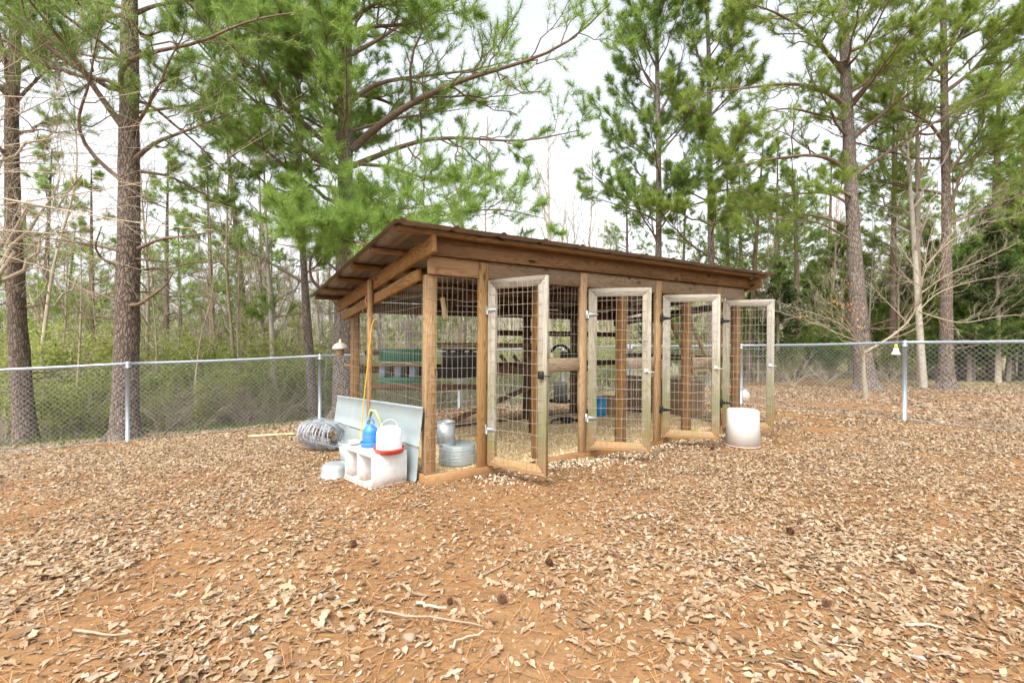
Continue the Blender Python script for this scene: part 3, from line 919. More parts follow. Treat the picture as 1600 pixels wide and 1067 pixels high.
# ------------------------------------------------------------------ things in and around the coop
def ring(mb, r, z, t, n=28, c=(0, 0)):
    th = np.linspace(0, 2 * np.pi, n)
    P = np.stack([c[0] + r * np.cos(th), c[1] + r * np.sin(th), np.full(n, z)], -1)
    mb.tubes(P[None], np.full((1, n), t), 6, cap=False)

def pail(name, loc, r0, r1, h, m, label, cat, rings=(), handle=False, inverted=False, liner=None, group=None, tilt=(0, 0)):
    """r0 radius at the ground, r1 at the top"""
    t = empty(name, loc); tag(t, label, cat, group)
    t.rotation_euler = (tilt[0], tilt[1], random.uniform(0, 6))
    mb = MB()
    w = 0.004
    if inverted:
        mb.lathe([(r0 - w, 0), (r0, 0.0), (r0 + (r1 - r0) * .98, h - .012), (r1 - .010, h), (r1 - .016, h - .003), (r1 * .5, h - .005), (0.0005, h - .005)], 36)
    else:
        mb.lathe([(0.0005, 0.004), (r0 - .003, 0.0), (r0, 0.004), (r1, h), (r1 - w, h), (r0 - w, 0.012), (0.0005, 0.010)], 36)
    mb.build('body', M[m], t, smooth=True)
    mb = MB()
    for k in rings:
        ring(mb, r0 + (r1 - r0) * k, h * k, 0.005)
    if rings: mb.build('rim', M[m], t, smooth=True)
    if handle:
        th = np.linspace(0, np.pi, 14)
        P = np.stack([(r1 + .004) * np.cos(th), -0.5 * r1 * np.sin(th), h - 0.02 - 0.35 * r1 * np.sin(th)], -1)
        MB().tubes(P[None], np.full((1, 14), .003), 6).build('handle', M['galv'], t, smooth=True)
    return t

# white upturned bucket by the last door
t = pail('bucket', (2.70, 5.64, g1(2.7, 5.64) - .02), 0.192, 0.172, 0.455, 'white', 'big white plastic bucket standing upside down by the farthest coop door', 'bucket', rings=(0.04, .10), inverted=True)
# white two-compartment nest box outside
NB = empty('nest_box', (-1.135, 3.93, -0.005), R(45.5)); tag(NB, 'white wooden nest box with two open compartments carrying the drinkers', 'nest box')
a, b, h = 0.335, 0.465, 0.275; tk = 0.014
for lo, hi, nm in (((0, 0, h - tk), (a, b, h), 'top_panel'), ((-.012, 0.0, 0), (a, b, tk), 'floor_panel'), ((a - tk, tk, tk), (a, b - tk, h - tk), 'back_panel'),
                   ((0, 0, tk), (a, tk, h - tk), 'side_panel'), ((0, b - tk, tk), (a, b, h - tk), 'side_panel'), ((0.004, .24, tk), (a - tk, .24 + tk, h - tk), 'divider'), ((-.010, tk, tk), (0.004, b - tk, tk + .03), 'front_lip')):
    board(nm, lo, hi, 'whitebox', NB, 0.002)
# drinkers
def drinker(name, loc, rb, rd, h, mbody, mdish, label, blue=False):
    t = empty(name, loc); tag(t, label, 'poultry drinker', 'poultry drinkers on the nest box')
    mb = MB()
    if blue:
        mb.lathe([(rb, 0.02), (rb, h * .55), (rb * .96, h * .62), (rb * .75, h * .72), (rb * .35, h * .80), (rb * .30, h * .84), (0.001, h * .85)], 32)
        mb.build('jar', M[mbody], t, smooth=True)
        th = np.linspace(0, np.pi, 12)
        P = np.stack([.032 * np.cos(th), 0 * th, h * .83 + .05 * np.sin(th)], -1)
        MB().tubes(P[None], np.full((1, 12), .007), 8).build('handle', M[mbody], t, smooth=True)
    else:
        mb.lathe([(rb, 0.015), (rb, h * .62), (rb * .97, h * .76), (rb * .86, h * .88), (rb * .6, h * .96), (rb * .3, h * .985), (0.001, h * .985)], 40)
        mb.build('jar', M[mbody], t, smooth=True)
        for sx in (-1, 1):
            MB().box((sx * rb * .62 - .007, -.012, h * .86), (sx * rb * .62 + .007, .012, h * 1.04), .003).build('lug', M[mbody], t)
        th = np.linspace(0, np.pi, 14)
        P = np.stack([rb * .60 * np.cos(th), 0.03 * np.sin(th), h * .98 + .12 * rb * np.sin(th) * 4], -1)
        MB().tubes(P[None], np.full((1, 14), .0022), 6).build('handle', M['galv'], t, smooth=True)
    MB().lathe([(0.001, .004), (rd * .90, 0), (rd, .03), (rd + .004, .042), (rd - .003, .044), (rd * .95, .016), (rb * .98, .012), (0.001, .012)], 40).build('dish', M[mdish], t, smooth=True)
    return t
drinker('poultry_drinker', (-1.035, 4.09, 0.27), 0.108, 0.130, 0.225, 'jug', 'red', 'white domed poultry drinker with a red dish on the nest box')
drinker('poultry_drinker', (-1.255, 4.30, 0.27), 0.068, 0.088, 0.235, 'blue', 'blue', 'blue poultry drinker with blue dish on the nest box', True)
# pale green arch behind them
t = empty('plastic_arch', (-1.30, 4.62, 0.0)); tag(t, 'pale green curved plastic arch leaning behind the blue drinker', 'plastic piece')
mb = MB()
pts = [at(571, 712, 4.62), at(574, 690, 4.6), at(577, 660, 4.58), at(581, 643, 4.56), at(588, 645, 4.54), at(596, 660, 4.52), at(601, 680, 4.5), at(604, 700, 4.48)]
pts = np.array(pts) - np.array([-1.30, 4.62, 0])
mb.tubes(pts[None], np.full((1, len(pts)), .019), 10); mb.build('arch_frame', M['palegreen'], t, smooth=True)
# galvanised bucket and steel bowl on the ground
pail('galvanised_bucket', (-1.60, 4.80, g1(-1.6, 4.8)), 0.085, 0.115, 0.235, 'galv', 'galvanised steel bucket standing behind the white nest box', 'bucket', rings=(.97, .12), handle=True)
t = empty('steel_bowl', (-1.60, 4.38, g1(-1.6, 4.38))); tag(t, 'dented stainless steel bowl lying upside down left of the nest box', 'bowl')
MB().lathe([(0.138, .004), (0.132, .0), (0.124, .01), (0.116, .075), (0.105, .105), (0.085, .118), (0.001, .122)], 36).build('body', M['galv'], t, smooth=True)
# leaning galvanised sheets
def sheet():
    t = empty('galvanised_sheet', W(-0.1, 1.2, 0)); t.rotation_euler = (0, 0, YAW)
    tag(t, 'long galvanised metal sheet with folded ribs leaning on the coop side', 'metal sheet')
    TR = np.array([-0.066, -0.01, 0.66]); BR = np.array([-0.085, 0.10, 0.0]); BL = np.array([-0.25, 2.30, -0.06]); TL = np.array([-0.16, 2.34, 0.535])
    off = np.array([-0.1, 1.2, 0])
    def strip(s0, s1, nm):
        fr = np.linspace(s0, s1, 10); prof = np.zeros(10); prof[[0, 9]] = .0; prof[1] = .016; prof[2] = .002; prof[8] = .014; prof[7] = .002
        if s0 > 0: prof[1] = .0
        fr[1] = s0 + .018; fr[2] = s0 + .035; fr[8] = s1 - .018; fr[7] = s1 - .035
        ls = np.linspace(0, 1, 14)
        nrm = np.array([-0.97, 0, 0.25])
        V = []
        for i, l in enumerate(ls):
            top = TR + (TL - TR) * l; bot = BR + (BL - BR) * l
            for f, p in zip(fr, prof):
                V.append(top + (bot - top) * f + nrm * (p + .004 * math.sin(l * 7 + f * 4)) - off)
        V = np.array(V); idx = np.arange(14 * 10).reshape(14, 10)
        q = np.stack([idx[:-1, :-1], idx[:-1, 1:], idx[1:, 1:], idx[1:, :-1]], -1).reshape(-1, 4)
        mb = MB(); mb.add(V, q); mb.add(V - nrm * .0016, q[:, ::-1])
        mb.build(nm, M['galvsheet'], t)
    strip(0, .535, 'panel'); strip(.54, 1.0, 'panel')
sheet()
# roll of wire
t = empty('wire_roll', (-2.18, 5.55, g1(-2.18, 5.55))); tag(t, 'tangled roll of rusty grey wire fencing lying by the sheet', 'wire roll')
t.rotation_euler = (0, 0, R(-28)); t.scale = (.9, .9, .85)
mb = MB()
n = 26
for k in range(46):
    x0 = -.27 + .54 * (k + rng.random()) / 46; rr = rng.uniform(.18, .225) * (1 - .25 * abs(x0) / .27)
    th = np.linspace(0, 2 * np.pi, n); wob = .012 * np.sin(th * rng.integers(2, 5) + rng.uniform(0, 6))
    P = np.stack([x0 + .012 * np.sin(th * 2 + k), (rr + wob) * np.cos(th), .225 + (rr + wob) * np.sin(th) * .95], -1)
    mb.tubes(P[None], np.full((1, n), .0036), 4, cap=False)
mb.build('outer_coils', M['coil'], t)
mb = MB()
for k in range(26):
    th = rng.uniform(0, 2 * np.pi); xs = np.linspace(-.30, .30, 8); rr = .2 + rng.normal(0, .02)
    P = np.stack([xs, (rr * (1 - .25 * np.abs(xs) / .3)) * np.cos(th + xs), .225 + rr * (1 - .25 * np.abs(xs) / .3) * np.sin(th + xs)], -1)
    mb.tubes(P[None], np.full((1, 8), .0024), 4, cap=False)
for k in range(5):
    th = np.linspace(0, 2.4, 12)
    P = np.stack([.05 * k + .20 * th - .1, -.2 + .05 * k + .02 * th, .33 + .10 * np.sin(th * 1.3)], -1)
    mb.tubes(P[None], np.full((1, 12), .002), 4, cap=False)
mb.build('cross_wires', M['coil'], t)
mb = MB(); q = rng.normal(0, 1, (150, 3)); q = q / np.linalg.norm(q, axis=1, keepdims=True) * rng.random((150, 1)) ** .4 * np.array([.25, .15, .15]) + np.array([0, 0, .19])
leaf_batch(q[:, 0], q[:, 1], q[:, 2], rng.uniform(.05, .09, 150), rng.random(150) * .7, SIMPLE, mb, 1.2)
mb.build('trapped_leaves', M['litter'], t, kind='stuff')
# yellow cord hanging by the side stud
x, y, _ = W(-0.16, 1.34)
cp = [at(589, 500, 4.98), at(584, 502, 4.97), at(580.5, 512, 4.95), at(578, 540, 4.94), at(575, 575, 4.93), at(571, 612, 4.92), at(569, 635, 4.88), at(567, 660, 4.84), at(566, 690, 4.80)]
o = MB().tubes(np.array(cp)[None], np.full((1, len(cp)), .0055), 8).build('cord', M['yellow'], smooth=True)
tag(o, 'yellow cord hanging down from the middle stud of the coop side', 'cord')
# twine knots on the side plate
for px, py, YY in ((566, 478, 5.42), (571, 470, 5.25)):
    p = at(px, py, YY)
    P = np.array([p + (0, 0, .05), p + (.01, 0, .02), p + (-.008, 0, -.01), p + (.012, 0, -.05), p + (0.0, 0, -.09)])
    o = MB().tubes(P[None], np.array([[.008, .012, .010, .010, .004]]), 6).build('twine', M['twine'], smooth=True)
    tag(o, ('longer' if px == 566 else 'shorter') + ' frayed orange twine hanging from the coop side plate', 'twine', 'frayed twine on the side plate')
# dome feeder hanging from the back left eave
p = at(532, 548, 6.15)
t = empty('hanging_feeder', p); tag(t, 'cream domed hanging feeder with a tan cup at the back left eave', 'bird feeder')
MB().lathe([(.098, 0), (.100, .008), (.092, .030), (.070, .058), (.035, .074), (.018, .082), (.016, .11), (.010, .125), (.001, .128)], 28).build('dome', M['cream'], t, smooth=True)
MB().lathe([(.001, -.085), (.034, -.085), (.045, -.07), (.046, -.03), (.036, .01), (.001, .012)], 20).build('cup', M['wicker'], t, smooth=True)
MB().box((-.055, -.012, -.085), (-.04, .012, -.06), .003).build('perch', M['wicker'], t)
zt_ = rz(2.6) + .05
MB().tubes([[(0, 0, .12), (.004, 0, .25), (0, .0, zt_ - p[2] + .12)]], [[.002] * 3], 6).build('wire_hanger', M['blackiron'], t)
# hanging tube in the first bay
a = at(690.5, 467, 4.62); b = at(696, 499, 4.56)
t = empty('hanging_tube', a); tag(t, 'pale tube hanging at a slant behind the wire of the first bay', 'hanging tube')
P = np.array([[0, 0, 0], b - a])
MB().tubes(P[None], [[.022, .024]], 14).build('tube', M['bamboo'], t, smooth=True)
MB().tubes([[(0, 0, -.005), (.004, 0, .08), (.0, 0.01, 1.93 - a[2])]], [[.0018] * 3], 5).build('string', M['twine'], t)

# upturned tub with a pail on it, inside the first bay
u, v = 0.46, 0.38
t = empty('tin_tub', W(u, v, bz(u, v))); tag(t, 'ribbed galvanised tub upside down inside the first bay', 'tub')
MB().lathe([(.176, 0), (.180, .0), (.178, .05), (.170, .185), (.160, .196), (.08, .19), (.001, .188)], 40).build('body', M['galvsheet'], t, smooth=True)
mb = MB()
for z in (.03, .06, .09, .12, .15): ring(mb, .179 - .05 * z, z, .004, 36)
mb.build('hoops', M['galv'], t, smooth=True)
pail('galvanised_bucket', W(.36, .43, bz(u, v) + .192), .092, .086, .215, 'galv', 'small grey pail standing on the upturned tub in the first bay', 'bucket', rings=(.03, .97))

# nest rack: green roofed boxes and black boxes on long rails (runs squarely to the photograph's view, not to the coop)
RY = 6.02
NR = empty('nesting_rack', (-1.2, RY, g1(-1.2, RY))); tag(NR, 'long rack of nesting boxes with green and black fronts inside the coop', 'nesting rack')
gz0 = NR.location.z
def rack(nm, px0, py0, px1, py1, d0, d1, m):
    a = at(px0, py1, RY); b = at(px1, py0, RY)
    return board(nm, (a[0] + 1.2, d0, a[2] - gz0), (b[0] + 1.2, d1, b[2] - gz0), m, NR, .003)
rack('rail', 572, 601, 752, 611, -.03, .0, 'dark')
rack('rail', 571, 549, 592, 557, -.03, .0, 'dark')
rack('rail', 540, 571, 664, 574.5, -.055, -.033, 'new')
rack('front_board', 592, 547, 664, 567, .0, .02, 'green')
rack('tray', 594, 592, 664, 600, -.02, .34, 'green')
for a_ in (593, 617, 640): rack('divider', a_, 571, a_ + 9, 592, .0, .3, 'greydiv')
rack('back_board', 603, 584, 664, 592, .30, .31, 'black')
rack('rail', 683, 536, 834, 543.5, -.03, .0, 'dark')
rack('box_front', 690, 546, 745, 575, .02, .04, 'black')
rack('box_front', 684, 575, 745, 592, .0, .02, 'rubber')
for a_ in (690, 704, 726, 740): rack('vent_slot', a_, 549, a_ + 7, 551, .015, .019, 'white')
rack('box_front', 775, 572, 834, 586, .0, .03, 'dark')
for a_ in (574, 664, 827):
    p0 = at(a_, 536, RY); p1 = at(a_ + 5, 545, RY)
    board('leg', (p0[0] + 1.2, .02, -gz0 - .05), (p1[0] + 1.2, .06, (1.16 if a_ > 600 else 1.02) - gz0), 'dark', NR)
for a_ in (782, 802, 822):
    p0 = at(a_, 555, RY); p1 = at(a_ + 16, 576, RY)
    bar('brace', (p0[0] + 1.2, .015, p0[2] - gz0), (p1[0] + 1.2, .015, p1[2] - gz0), .05, .025, 'dark', NR, up=(1, 0, 0))
p0 = at(705, 660, 5.75); p1 = at(838, 600, 6.0)
t = empty('hen_ramp', p0); tag(t, 'dark plank ramp climbing from the shavings to the nesting rack', 'ramp')
o = bar('plank', (0, 0, 0), p1 - p0, .03, .16, 'dark', t)
for k in range(1, 6):
    q = (p1 - p0) * k / 6
    board('cleat', (q[0] - .012, q[1] - .08, q[2] + .016), (q[0] + .012, q[1] + .08, q[2] + .035), 'dark', t)
# black carrier hanging behind the first panel
p = at(893, 560, 7.1)
t = empty('black_carrier', p); tag(t, 'black plastic carrier with curved handle on the shelf behind the nearest mid rail', 'carrier')
MB().lathe([(.001, 0), (.16, 0), (.17, .02), (.165, .10), (.001, .105)], 24).build('body', M['black'], t, smooth=True)
th = np.linspace(0, np.pi * .9, 12)
MB().tubes(np.stack([-.16 + .13 * np.cos(th + .2), 0 * th, .08 + .12 * np.sin(th + .2)], -1)[None], np.full((1, 12), .02), 8).build('handle', M['black'], t, smooth=True)
t2 = bar('shelf_board', tuple(at(858, 578, 7.05)), tuple(at(920, 576, 7.3)), .025, .24, 'dark', None); tag(t2, 'dark shelf board under the black carrier', 'shelf')
# hanging feeder, blue bucket, brown pot, black rag
p = at(877, 627, 7.15)
t = empty('hanging_feeder', p); tag(t, 'grey galvanised tube feeder hanging low above the shavings', 'poultry feeder')
MB().lathe([(.001, .02), (.10, .02), (.10, .27), (.104, .275), (.104, .29), (.001, .295)], 28).build('hopper', M['galv'], t, smooth=True)
MB().lathe([(.001, .0), (.16, .0), (.172, .03), (.168, .03), (.155, .008), (.001, .01)], 28).build('dish', M['rubber'], t, smooth=True)
MB().tubes([[(0, 0, .29), (.0, 0, .6), (0, 0, 1.78 - p[2])]], [[.004] * 3], 6).build('chain', M['galv'], t)
u, v = to_uv(*at(937, 630, 7.6)[:2]); 
t = pail('plastic_bucket', (*at(937, 630, 7.6)[:2], bz(u, v) + .01), .105, .125, .29, 'bluebin', 'bright blue plastic bucket standing on the shavings', 'bucket', rings=(.96,))
u, v = to_uv(*at(953, 630, 7.85)[:2])
t = pail('plant_pot', (*at(953, 630, 7.85)[:2], bz(u, v) + .01), .11, .125, .29, 'wicker', 'tan pot with dark mouth beside the blue bucket', 'pot', rings=(.96, .9))
def rag():
    u0, v0 = to_uv(*at(884, 655, 6.75)[:2]); x, y, _ = W(u0, v0); z = bz(u0, v0)
    n = 9
    X, Y = np.meshgrid(np.linspace(-.17, .17, n), np.linspace(-.11, .11, n))
    Z = .012 + .07 * np.exp(-((X + .05) / .09) ** 2 - (Y / .06) ** 2) + .03 * np.sin(X * 23) * np.sin(Y * 31 + 1) + .025
    X = X + .04 * np.sin(Y * 20); Y = Y * (1.0 - 1.6 * np.abs(X + .02)) + X * .25
    idx = np.arange(n * n).reshape(n, n)
    q = np.stack([idx[:-1, :-1], idx[:-1, 1:], idx[1:, 1:], idx[1:, :-1]], -1).reshape(-1, 4)
    mb = MB(); mb.add(np.stack([X, Y, Z], -1), q); mb.add(np.stack([X, Y, Z - .006], -1), q[:, ::-1])
    o = mb.build('rubber_scrap', M['rubber']); o.location = (x, y, z)
    tag(o, 'crumpled black rubber scrap lying on the shavings behind the first door', 'rubber scrap')
rag()
# pale ladder leaning inside at the far end
LD = empty('ladder', at(1075, 590, 7.35)); tag(LD, 'pale new wood ladder leaning inside the far end of the coop', 'ladder')
b0 = np.array(at(1075, 590, 7.35))
def lp(px, py, Y): return tuple(at(px, py, Y) - b0)
bar('side_rail', lp(1046, 497, 7.45), lp(1088, 586, 7.2), .095, .04, 'pale', LD, up=(0, 1, 0))
bar('side_rail', lp(1080, 504, 7.45), lp(1118, 584, 7.2), .095, .04, 'pale', LD, up=(0, 1, 0))
for k in range(4):
    f = .08 + k * .27
    bar('rung', tuple(np.array(lp(1046, 497, 7.45)) * (1 - f) + np.array(lp(1088, 586, 7.2)) * f), tuple(np.array(lp(1080, 504, 7.45)) * (1 - f) + np.array(lp(1118, 584, 7.2)) * f), .045, .04, 'pale', LD)
# thin pale sticks and red dish by the last bay, red flowering pot outside
for k, (a_, b_) in enumerate((((1131, 612, 6.9), (1144, 640, 6.6)), ((1131, 620, 6.8), (1142, 636, 6.6)))):
    o = bar('lath', tuple(at(*a_)), tuple(at(*b_)), .03, .02, 'pale', None); tag(o, ('longer' if k == 0 else 'shorter') + ' pale lath leaning beside the last coop post', 'lath')
p = at(1135, 657, 6.75)
t = empty('red_dish', (p[0], p[1], .05)); tag(t, 'small red plastic feeding dish behind the white bucket', 'dish')
MB().lathe([(.001, .0), (.09, 0), (.105, .05), (.10, .05), (.085, .01), (.001, .01)], 24).build('bowl', M['red'], t, smooth=True)
MB().lathe([(.001, .01), (.05, .01), (.05, .10), (.03, .14), (.001, .15)], 20).build('jar', M['galv'], t, smooth=True)
def flower_pot():
    x, y = 4.15, 9.4; z = g1(x, y)
    t = empty('flowering_plant', (x, y, z)); tag(t, 'low green plant with red blooms beyond the last coop post', 'plant')
    n = 260
    d = rng.normal(0, 1, (n, 3)); d[:, 2] = np.abs(d[:, 2]); d /= np.linalg.norm(d, axis=1, keepdims=True)
    c = d * rng.uniform(.08, .24, (n, 1)) + np.array([0, 0, .12])
    s = rng.normal(0, .03, (n, 3, 3))
    MB().add((c[:, None] + s).reshape(-1, 3), None, np.arange(n * 3).reshape(-1, 3), None, rng.random(n)).build('foliage', M['ivy'], t)
    n = 90
    c = np.array([.12, -.1, .34]) + rng.normal(0, .05, (n, 3)) + np.array([.06, 0, 0]) * rng.integers(-1, 2, (n, 1)); s = rng.normal(0, .022, (n, 3, 3))
    MB().add((c[:, None] + s).reshape(-1, 3), None, np.arange(n * 3).reshape(-1, 3)).build('bloom', M['flower'], t)
    MB().lathe([(.001, 0), (.08, 0), (.11, .16), (.10, .16), (.001, .14)], 20).build('pot', M['black'], t, smooth=True)
flower_pot()
p = at(1165, 606, 10.6)
t = empty('white_jug', (p[0], p[1], g1(p[0], p[1]))); tag(t, 'small white plastic jug lying behind the fence post past the last door', 'jug')
MB().lathe([(.001, 0), (.09, 0), (.10, .02), (.10, .14), (.06, .2), (.03, .22), (.03, .25), (.001, .25)], 20).build('body', M['white'], t, smooth=True)

# ------------------------------------------------------------------ chain link fences
def fence(pts, label, names_group):
    """pts: (x, y, ground z, rail z)"""
    t = empty('chain_link_fence', (pts[0][0], pts[0][1], pts[0][2])); tag(t, label, 'fence', names_group)
    o = np.array(pts[0][:3])
    for x, y, g, r in pts:
        p = np.array([x, y, g]) - o
        MB().tubes([[p + (0, 0, -.1), p + (0, 0, r - g - .02)]], [[.030, .030]], 14).build('post', M['rail'], t, smooth=True)
        mb = MB(); 
        th = np.linspace(0, 2 * np.pi, 12); dd = np.array(pts[1][:2]) - np.array(pts[0][:2]); dd /= np.linalg.norm(dd)
        mb.tubes([[p + (0, 0, r - g - .06), p + (0, 0, r - g - .01), p + (0, 0, r - g + .026), p + (0, 0, r - g + .034)]], [[.033, .034, .032, .012]], 14)
        mb.build('post_cap', M['rail'], t, smooth=True)
        mb = MB()
        for k in (.3, .55, .8): mb.tubes([[p + (-.03 * dd[0], -.03 * dd[1], (r - g) * k), p + (.075 * dd[0], .075 * dd[1], (r - g) * k + .004)]], [[.0035, .003]], 5)
        mb.build('tie_wire', M['wire'], t)
    for A, B in zip(pts[:-1], pts[1:]):
        a = np.array(A[:2]); b = np.array(B[:2]); L = np.linalg.norm(b - a); d = (b - a) / L
        ra = np.array([*a, A[3]]) - o; rb = np.array([*b, B[3]]) - o
        f = np.linspace(0, 1, 9)[:, None]
        P = ra * (1 - f) + rb * f; P[:, 2] -= .012 * np.sin(f[:, 0] * np.pi)
        MB().tubes(P[None], np.full((1, 9), .0225), 12).build('top_rail', M['rail'], t, smooth=True)
        dsp = 0.037
        n = int(L / dsp); K = 35
        i = np.arange(n)[:, None]; k = np.arange(K)[None, :]
        s = (i + .5 + .5 * np.where((k + i) % 2 == 0, 1, -1) * .96) * dsp / L
        zz = k / (K - 1)
        gl = gz(a[0] + (b - a)[0] * s, a[1] + (b - a)[1] * s) + .02
        rl = A[3] + (B[3] - A[3]) * s - .012 * np.sin(np.clip(s, 0, 1) * np.pi) + .028
        Z = gl + (rl - gl) * zz
        off = np.array([d[1], -d[0]]) * .026
        bul = .012 * np.sin(s * 9) * np.sin(zz * np.pi) + .004 * np.where((k + i) % 2 == 0, 1, -1)
        X = a[0] + (b - a)[0] * s + off[0] + d[1] * bul; Yy = a[1] + (b - a)[1] * s + off[1] - d[0] * bul
        P = np.stack([X - o[0], Yy - o[1], Z - o[2]], -1)
        MB().tubes(P, np.full(P.shape[:2], .0019), 3, cap=False).build('chain_link_mesh', M['wire'], t)
        # tension wire along the foot
        P = np.stack([a[0] + (b - a)[0] * f[:, 0] - o[0] + off[0], a[1] + (b - a)[1] * f[:, 0] - o[1] + off[1], gz(a[0] + (b - a)[0] * f[:, 0], a[1] + (b - a)[1] * f[:, 0]) - o[2] + .03], -1)
        MB().tubes(P[None], np.full((1, 9), .002), 4).build('tension_wire', M['wire'], t)
def FP(x, y, rail): return (x, y, g1(x, y), rail)
fence([FP(-8.5, 6.25, .72), FP(-6.0, 7.55, .822), FP(-3.52, 8.86, .915), FP(-1.09, 10.01, 1.0), FP(1.18, 11.15, 1.06), FP(2.90, 12.05, 1.10)],
      'galvanised chain link fence running behind the coop to the left edge', 'chain link fences around the yard')
fence([FP(2.98, 12.0, 1.10), FP(4.75, 10.0, 1.14), FP(6.14, 7.55, 1.222), FP(7.52, 5.05, 1.29)],
      'galvanised chain link fence closing the yard right of the coop', 'chain link fences around the yard')
p = at(1400, 531, 7.6)
t = empty('fly_trap', p); tag(t, 'clear bag fly trap with lime cap hanging on the right fence', 'fly trap')
MB().lathe([(.012, -.045), (.03, -.06), (.036, -.10), (.062, -.155), (.064, -.165), (.001, -.165)], 18).build('bag', M['bag'], t, smooth=True)
MB().lathe([(.001, -.0), (.018, -.002), (.022, -.03), (.03, -.045), (.001, -.046)], 16).build('cap', M['lime'], t, smooth=True)

# ------------------------------------------------------------------ trees
def unit(v): return v / (np.linalg.norm(v, axis=-1, keepdims=True) + 1e-12)
def resample(P, K):
    P = np.asarray(P, float)
    L = np.concatenate([[0], np.cumsum(np.linalg.norm(np.diff(P, axis=0), axis=1))])
    # smooth (Catmull-Rom like) by sampling a cubic through the points
    t = np.linspace(0, L[-1], K)
    out = np.stack([np.interp(t, L, P[:, i]) for i in range(3)], -1)
    for _ in range(2):
        out[1:-1] = .25 * out[:-2] + .5 * out[1:-1] + .25 * out[2:]
    return out
def spawn(P, Rr, n, t0, t1, lr, ang, K, up=0.0, curve=0.15, flat=0.5, rr=0.55, lmin=0.05, wob=.03):
    """side shoots on every path: n each, between fractions t0 and t1; lr is length against the parent's"""
    Mn, Kp, _ = P.shape
    t = t0 + (t1 - t0) * (np.arange(n)[None, :] + rng.random((Mn, n))) / n
    f = t * (Kp - 1); i = np.clip(f.astype(int), 0, Kp - 2); fr = (f - i)[..., None]
    m = np.arange(Mn)[:, None]
    S = P[m, i] * (1 - fr) + P[m, i + 1] * fr
    T = unit(P[m, i + 1] - P[m, i])
    rad = (Rr[m, i] * (1 - fr[..., 0]) + Rr[m, i + 1] * fr[..., 0])
    L = np.linalg.norm(np.diff(P, axis=1), axis=2).sum(1)[:, None]
    side = unit(np.cross(T, np.array([0, 0, 1.])) + rng.normal(0, .05, T.shape))
    upv = unit(np.cross(side, T))
    sg = np.where(np.arange(n)[None, :] % 2 == 0, 1, -1)
    phi = rng.normal(0, 1, (Mn, n)) * (1 - flat) * 2.2
    rad_d = (side * (np.cos(phi) * sg)[..., None] + upv * (np.sin(phi))[..., None])
    a = ang + rng.normal(0, .18, (Mn, n))
    D = unit(T * np.cos(a)[..., None] + rad_d * np.sin(a)[..., None] + np.array([0, 0, up]))
    ln = np.maximum(lmin, L * lr * (1.15 - .75 * t) * rng.uniform(.6, 1.3, (Mn, n)))
    tau = np.linspace(0, 1, K)[None, None, :, None]
    C = S[:, :, None, :] + D[:, :, None, :] * (ln[..., None, None] * tau)
    C[..., 2] += (curve * rng.uniform(.3, 1.4, (Mn, n)) * ln)[..., None] * tau[..., 0] ** 2
    C += rng.normal(0, 1, C.shape) * (wob * ln)[..., None, None] * (tau > 0)
    r0 = np.minimum(rad * rr, ln * .03 + .002)
    Rc = r0[..., None] * (1 - .75 * tau[..., 0])
    return C.reshape(-1, K, 3), np.maximum(Rc.reshape(-1, K), .0012)
def tufts(mb, pos, dr, n, ln, w, tint, spread=0.75, back=.10):
    n = int(n * 1.3)
    """pine needle brushes: n needles at every tip"""
    m = len(pos)
    if m == 0: return
    d = unit(dr[:, None, :] * rng.uniform(.25, 1.0, (m, n, 1)) + rng.normal(0, spread, (m, n, 3)) * .62)
    L = ln * rng.uniform(.65, 1.2, (m, n, 1))
    b = pos[:, None, :] - dr[:, None, :] * rng.uniform(0, back, (m, n, 1))
    s = unit(np.cross(d, rng.normal(0, 1, (m, n, 3)))) * w * .5
    tip = b + d * L
    tip[..., 2] -= .12 * L[..., 0]
    V = np.stack([b - s, b + s, tip], 2).reshape(-1, 3)
    tn = np.clip(tint[:, None] + rng.normal(0, .14, (m, n)), 0, 1).ravel()
    mb.add(V, None, np.arange(len(V)).reshape(-1, 3), None, tn)
def leaves(mb, pos, n, spread, size, tint=None):
    m = len(pos)
    c = np.repeat(pos, n, 0) + rng.normal(0, spread, (m * n, 3))
    a = unit(rng.normal(0, 1, (m * n, 3))); b = unit(np.cross(a, rng.normal(0, 1, (m * n, 3))))
    s = size * rng.uniform(.6, 1.3, (m * n, 1))
    V = np.stack([c - a * s, c + b * s * .45, c + a * s, c - b * s * .45], 1).reshape(-1, 3)
    tn = rng.random(m * n) if tint is None else np.clip(np.repeat(tint, n) + rng.normal(0, .18, m * n), 0, 1)
    mb.add(V, np.arange(len(V)).reshape(-1, 4), None, None, tn)

def trunk_mesh(path, radii, m, parent, o, n=20, K=40, flare=True):
    P = resample(path, K); t = np.linspace(0, 1, K)
    rr = np.interp(t, np.linspace(0, 1, len(radii)), radii)
    if flare:
        hgt = P[:, 2] - P[0, 2]
        rr = rr * (1 + .55 * np.exp(-np.clip(hgt, 0, None) / .22))
    mb = MB(); mb.tubes((P - o)[None], rr[None], n)
    # knobbly outline
    v = mb.v[0]
    c = np.repeat(P - o, n, 0)
    k = 1 + .07 * (vnoise(v[:, 2] * 3 + 9, np.arctan2(v[:, 1] - c[:, 1], v[:, 0] - c[:, 0]) * 1.6 + 7, 1.0, 3) - .5) * 2
    if flare: k += np.exp(-np.clip(c[:, 2] - c[0, 2], 0, None) / .15) * .18 * np.sin(np.arctan2(v[:, 1] - c[:, 1], v[:, 0] - c[:, 0]) * 5 + 1)
    mb.v[0] = c + (v - c) * k[:, None]
    return mb.build('trunk', M[m], parent, smooth=True), P, rr

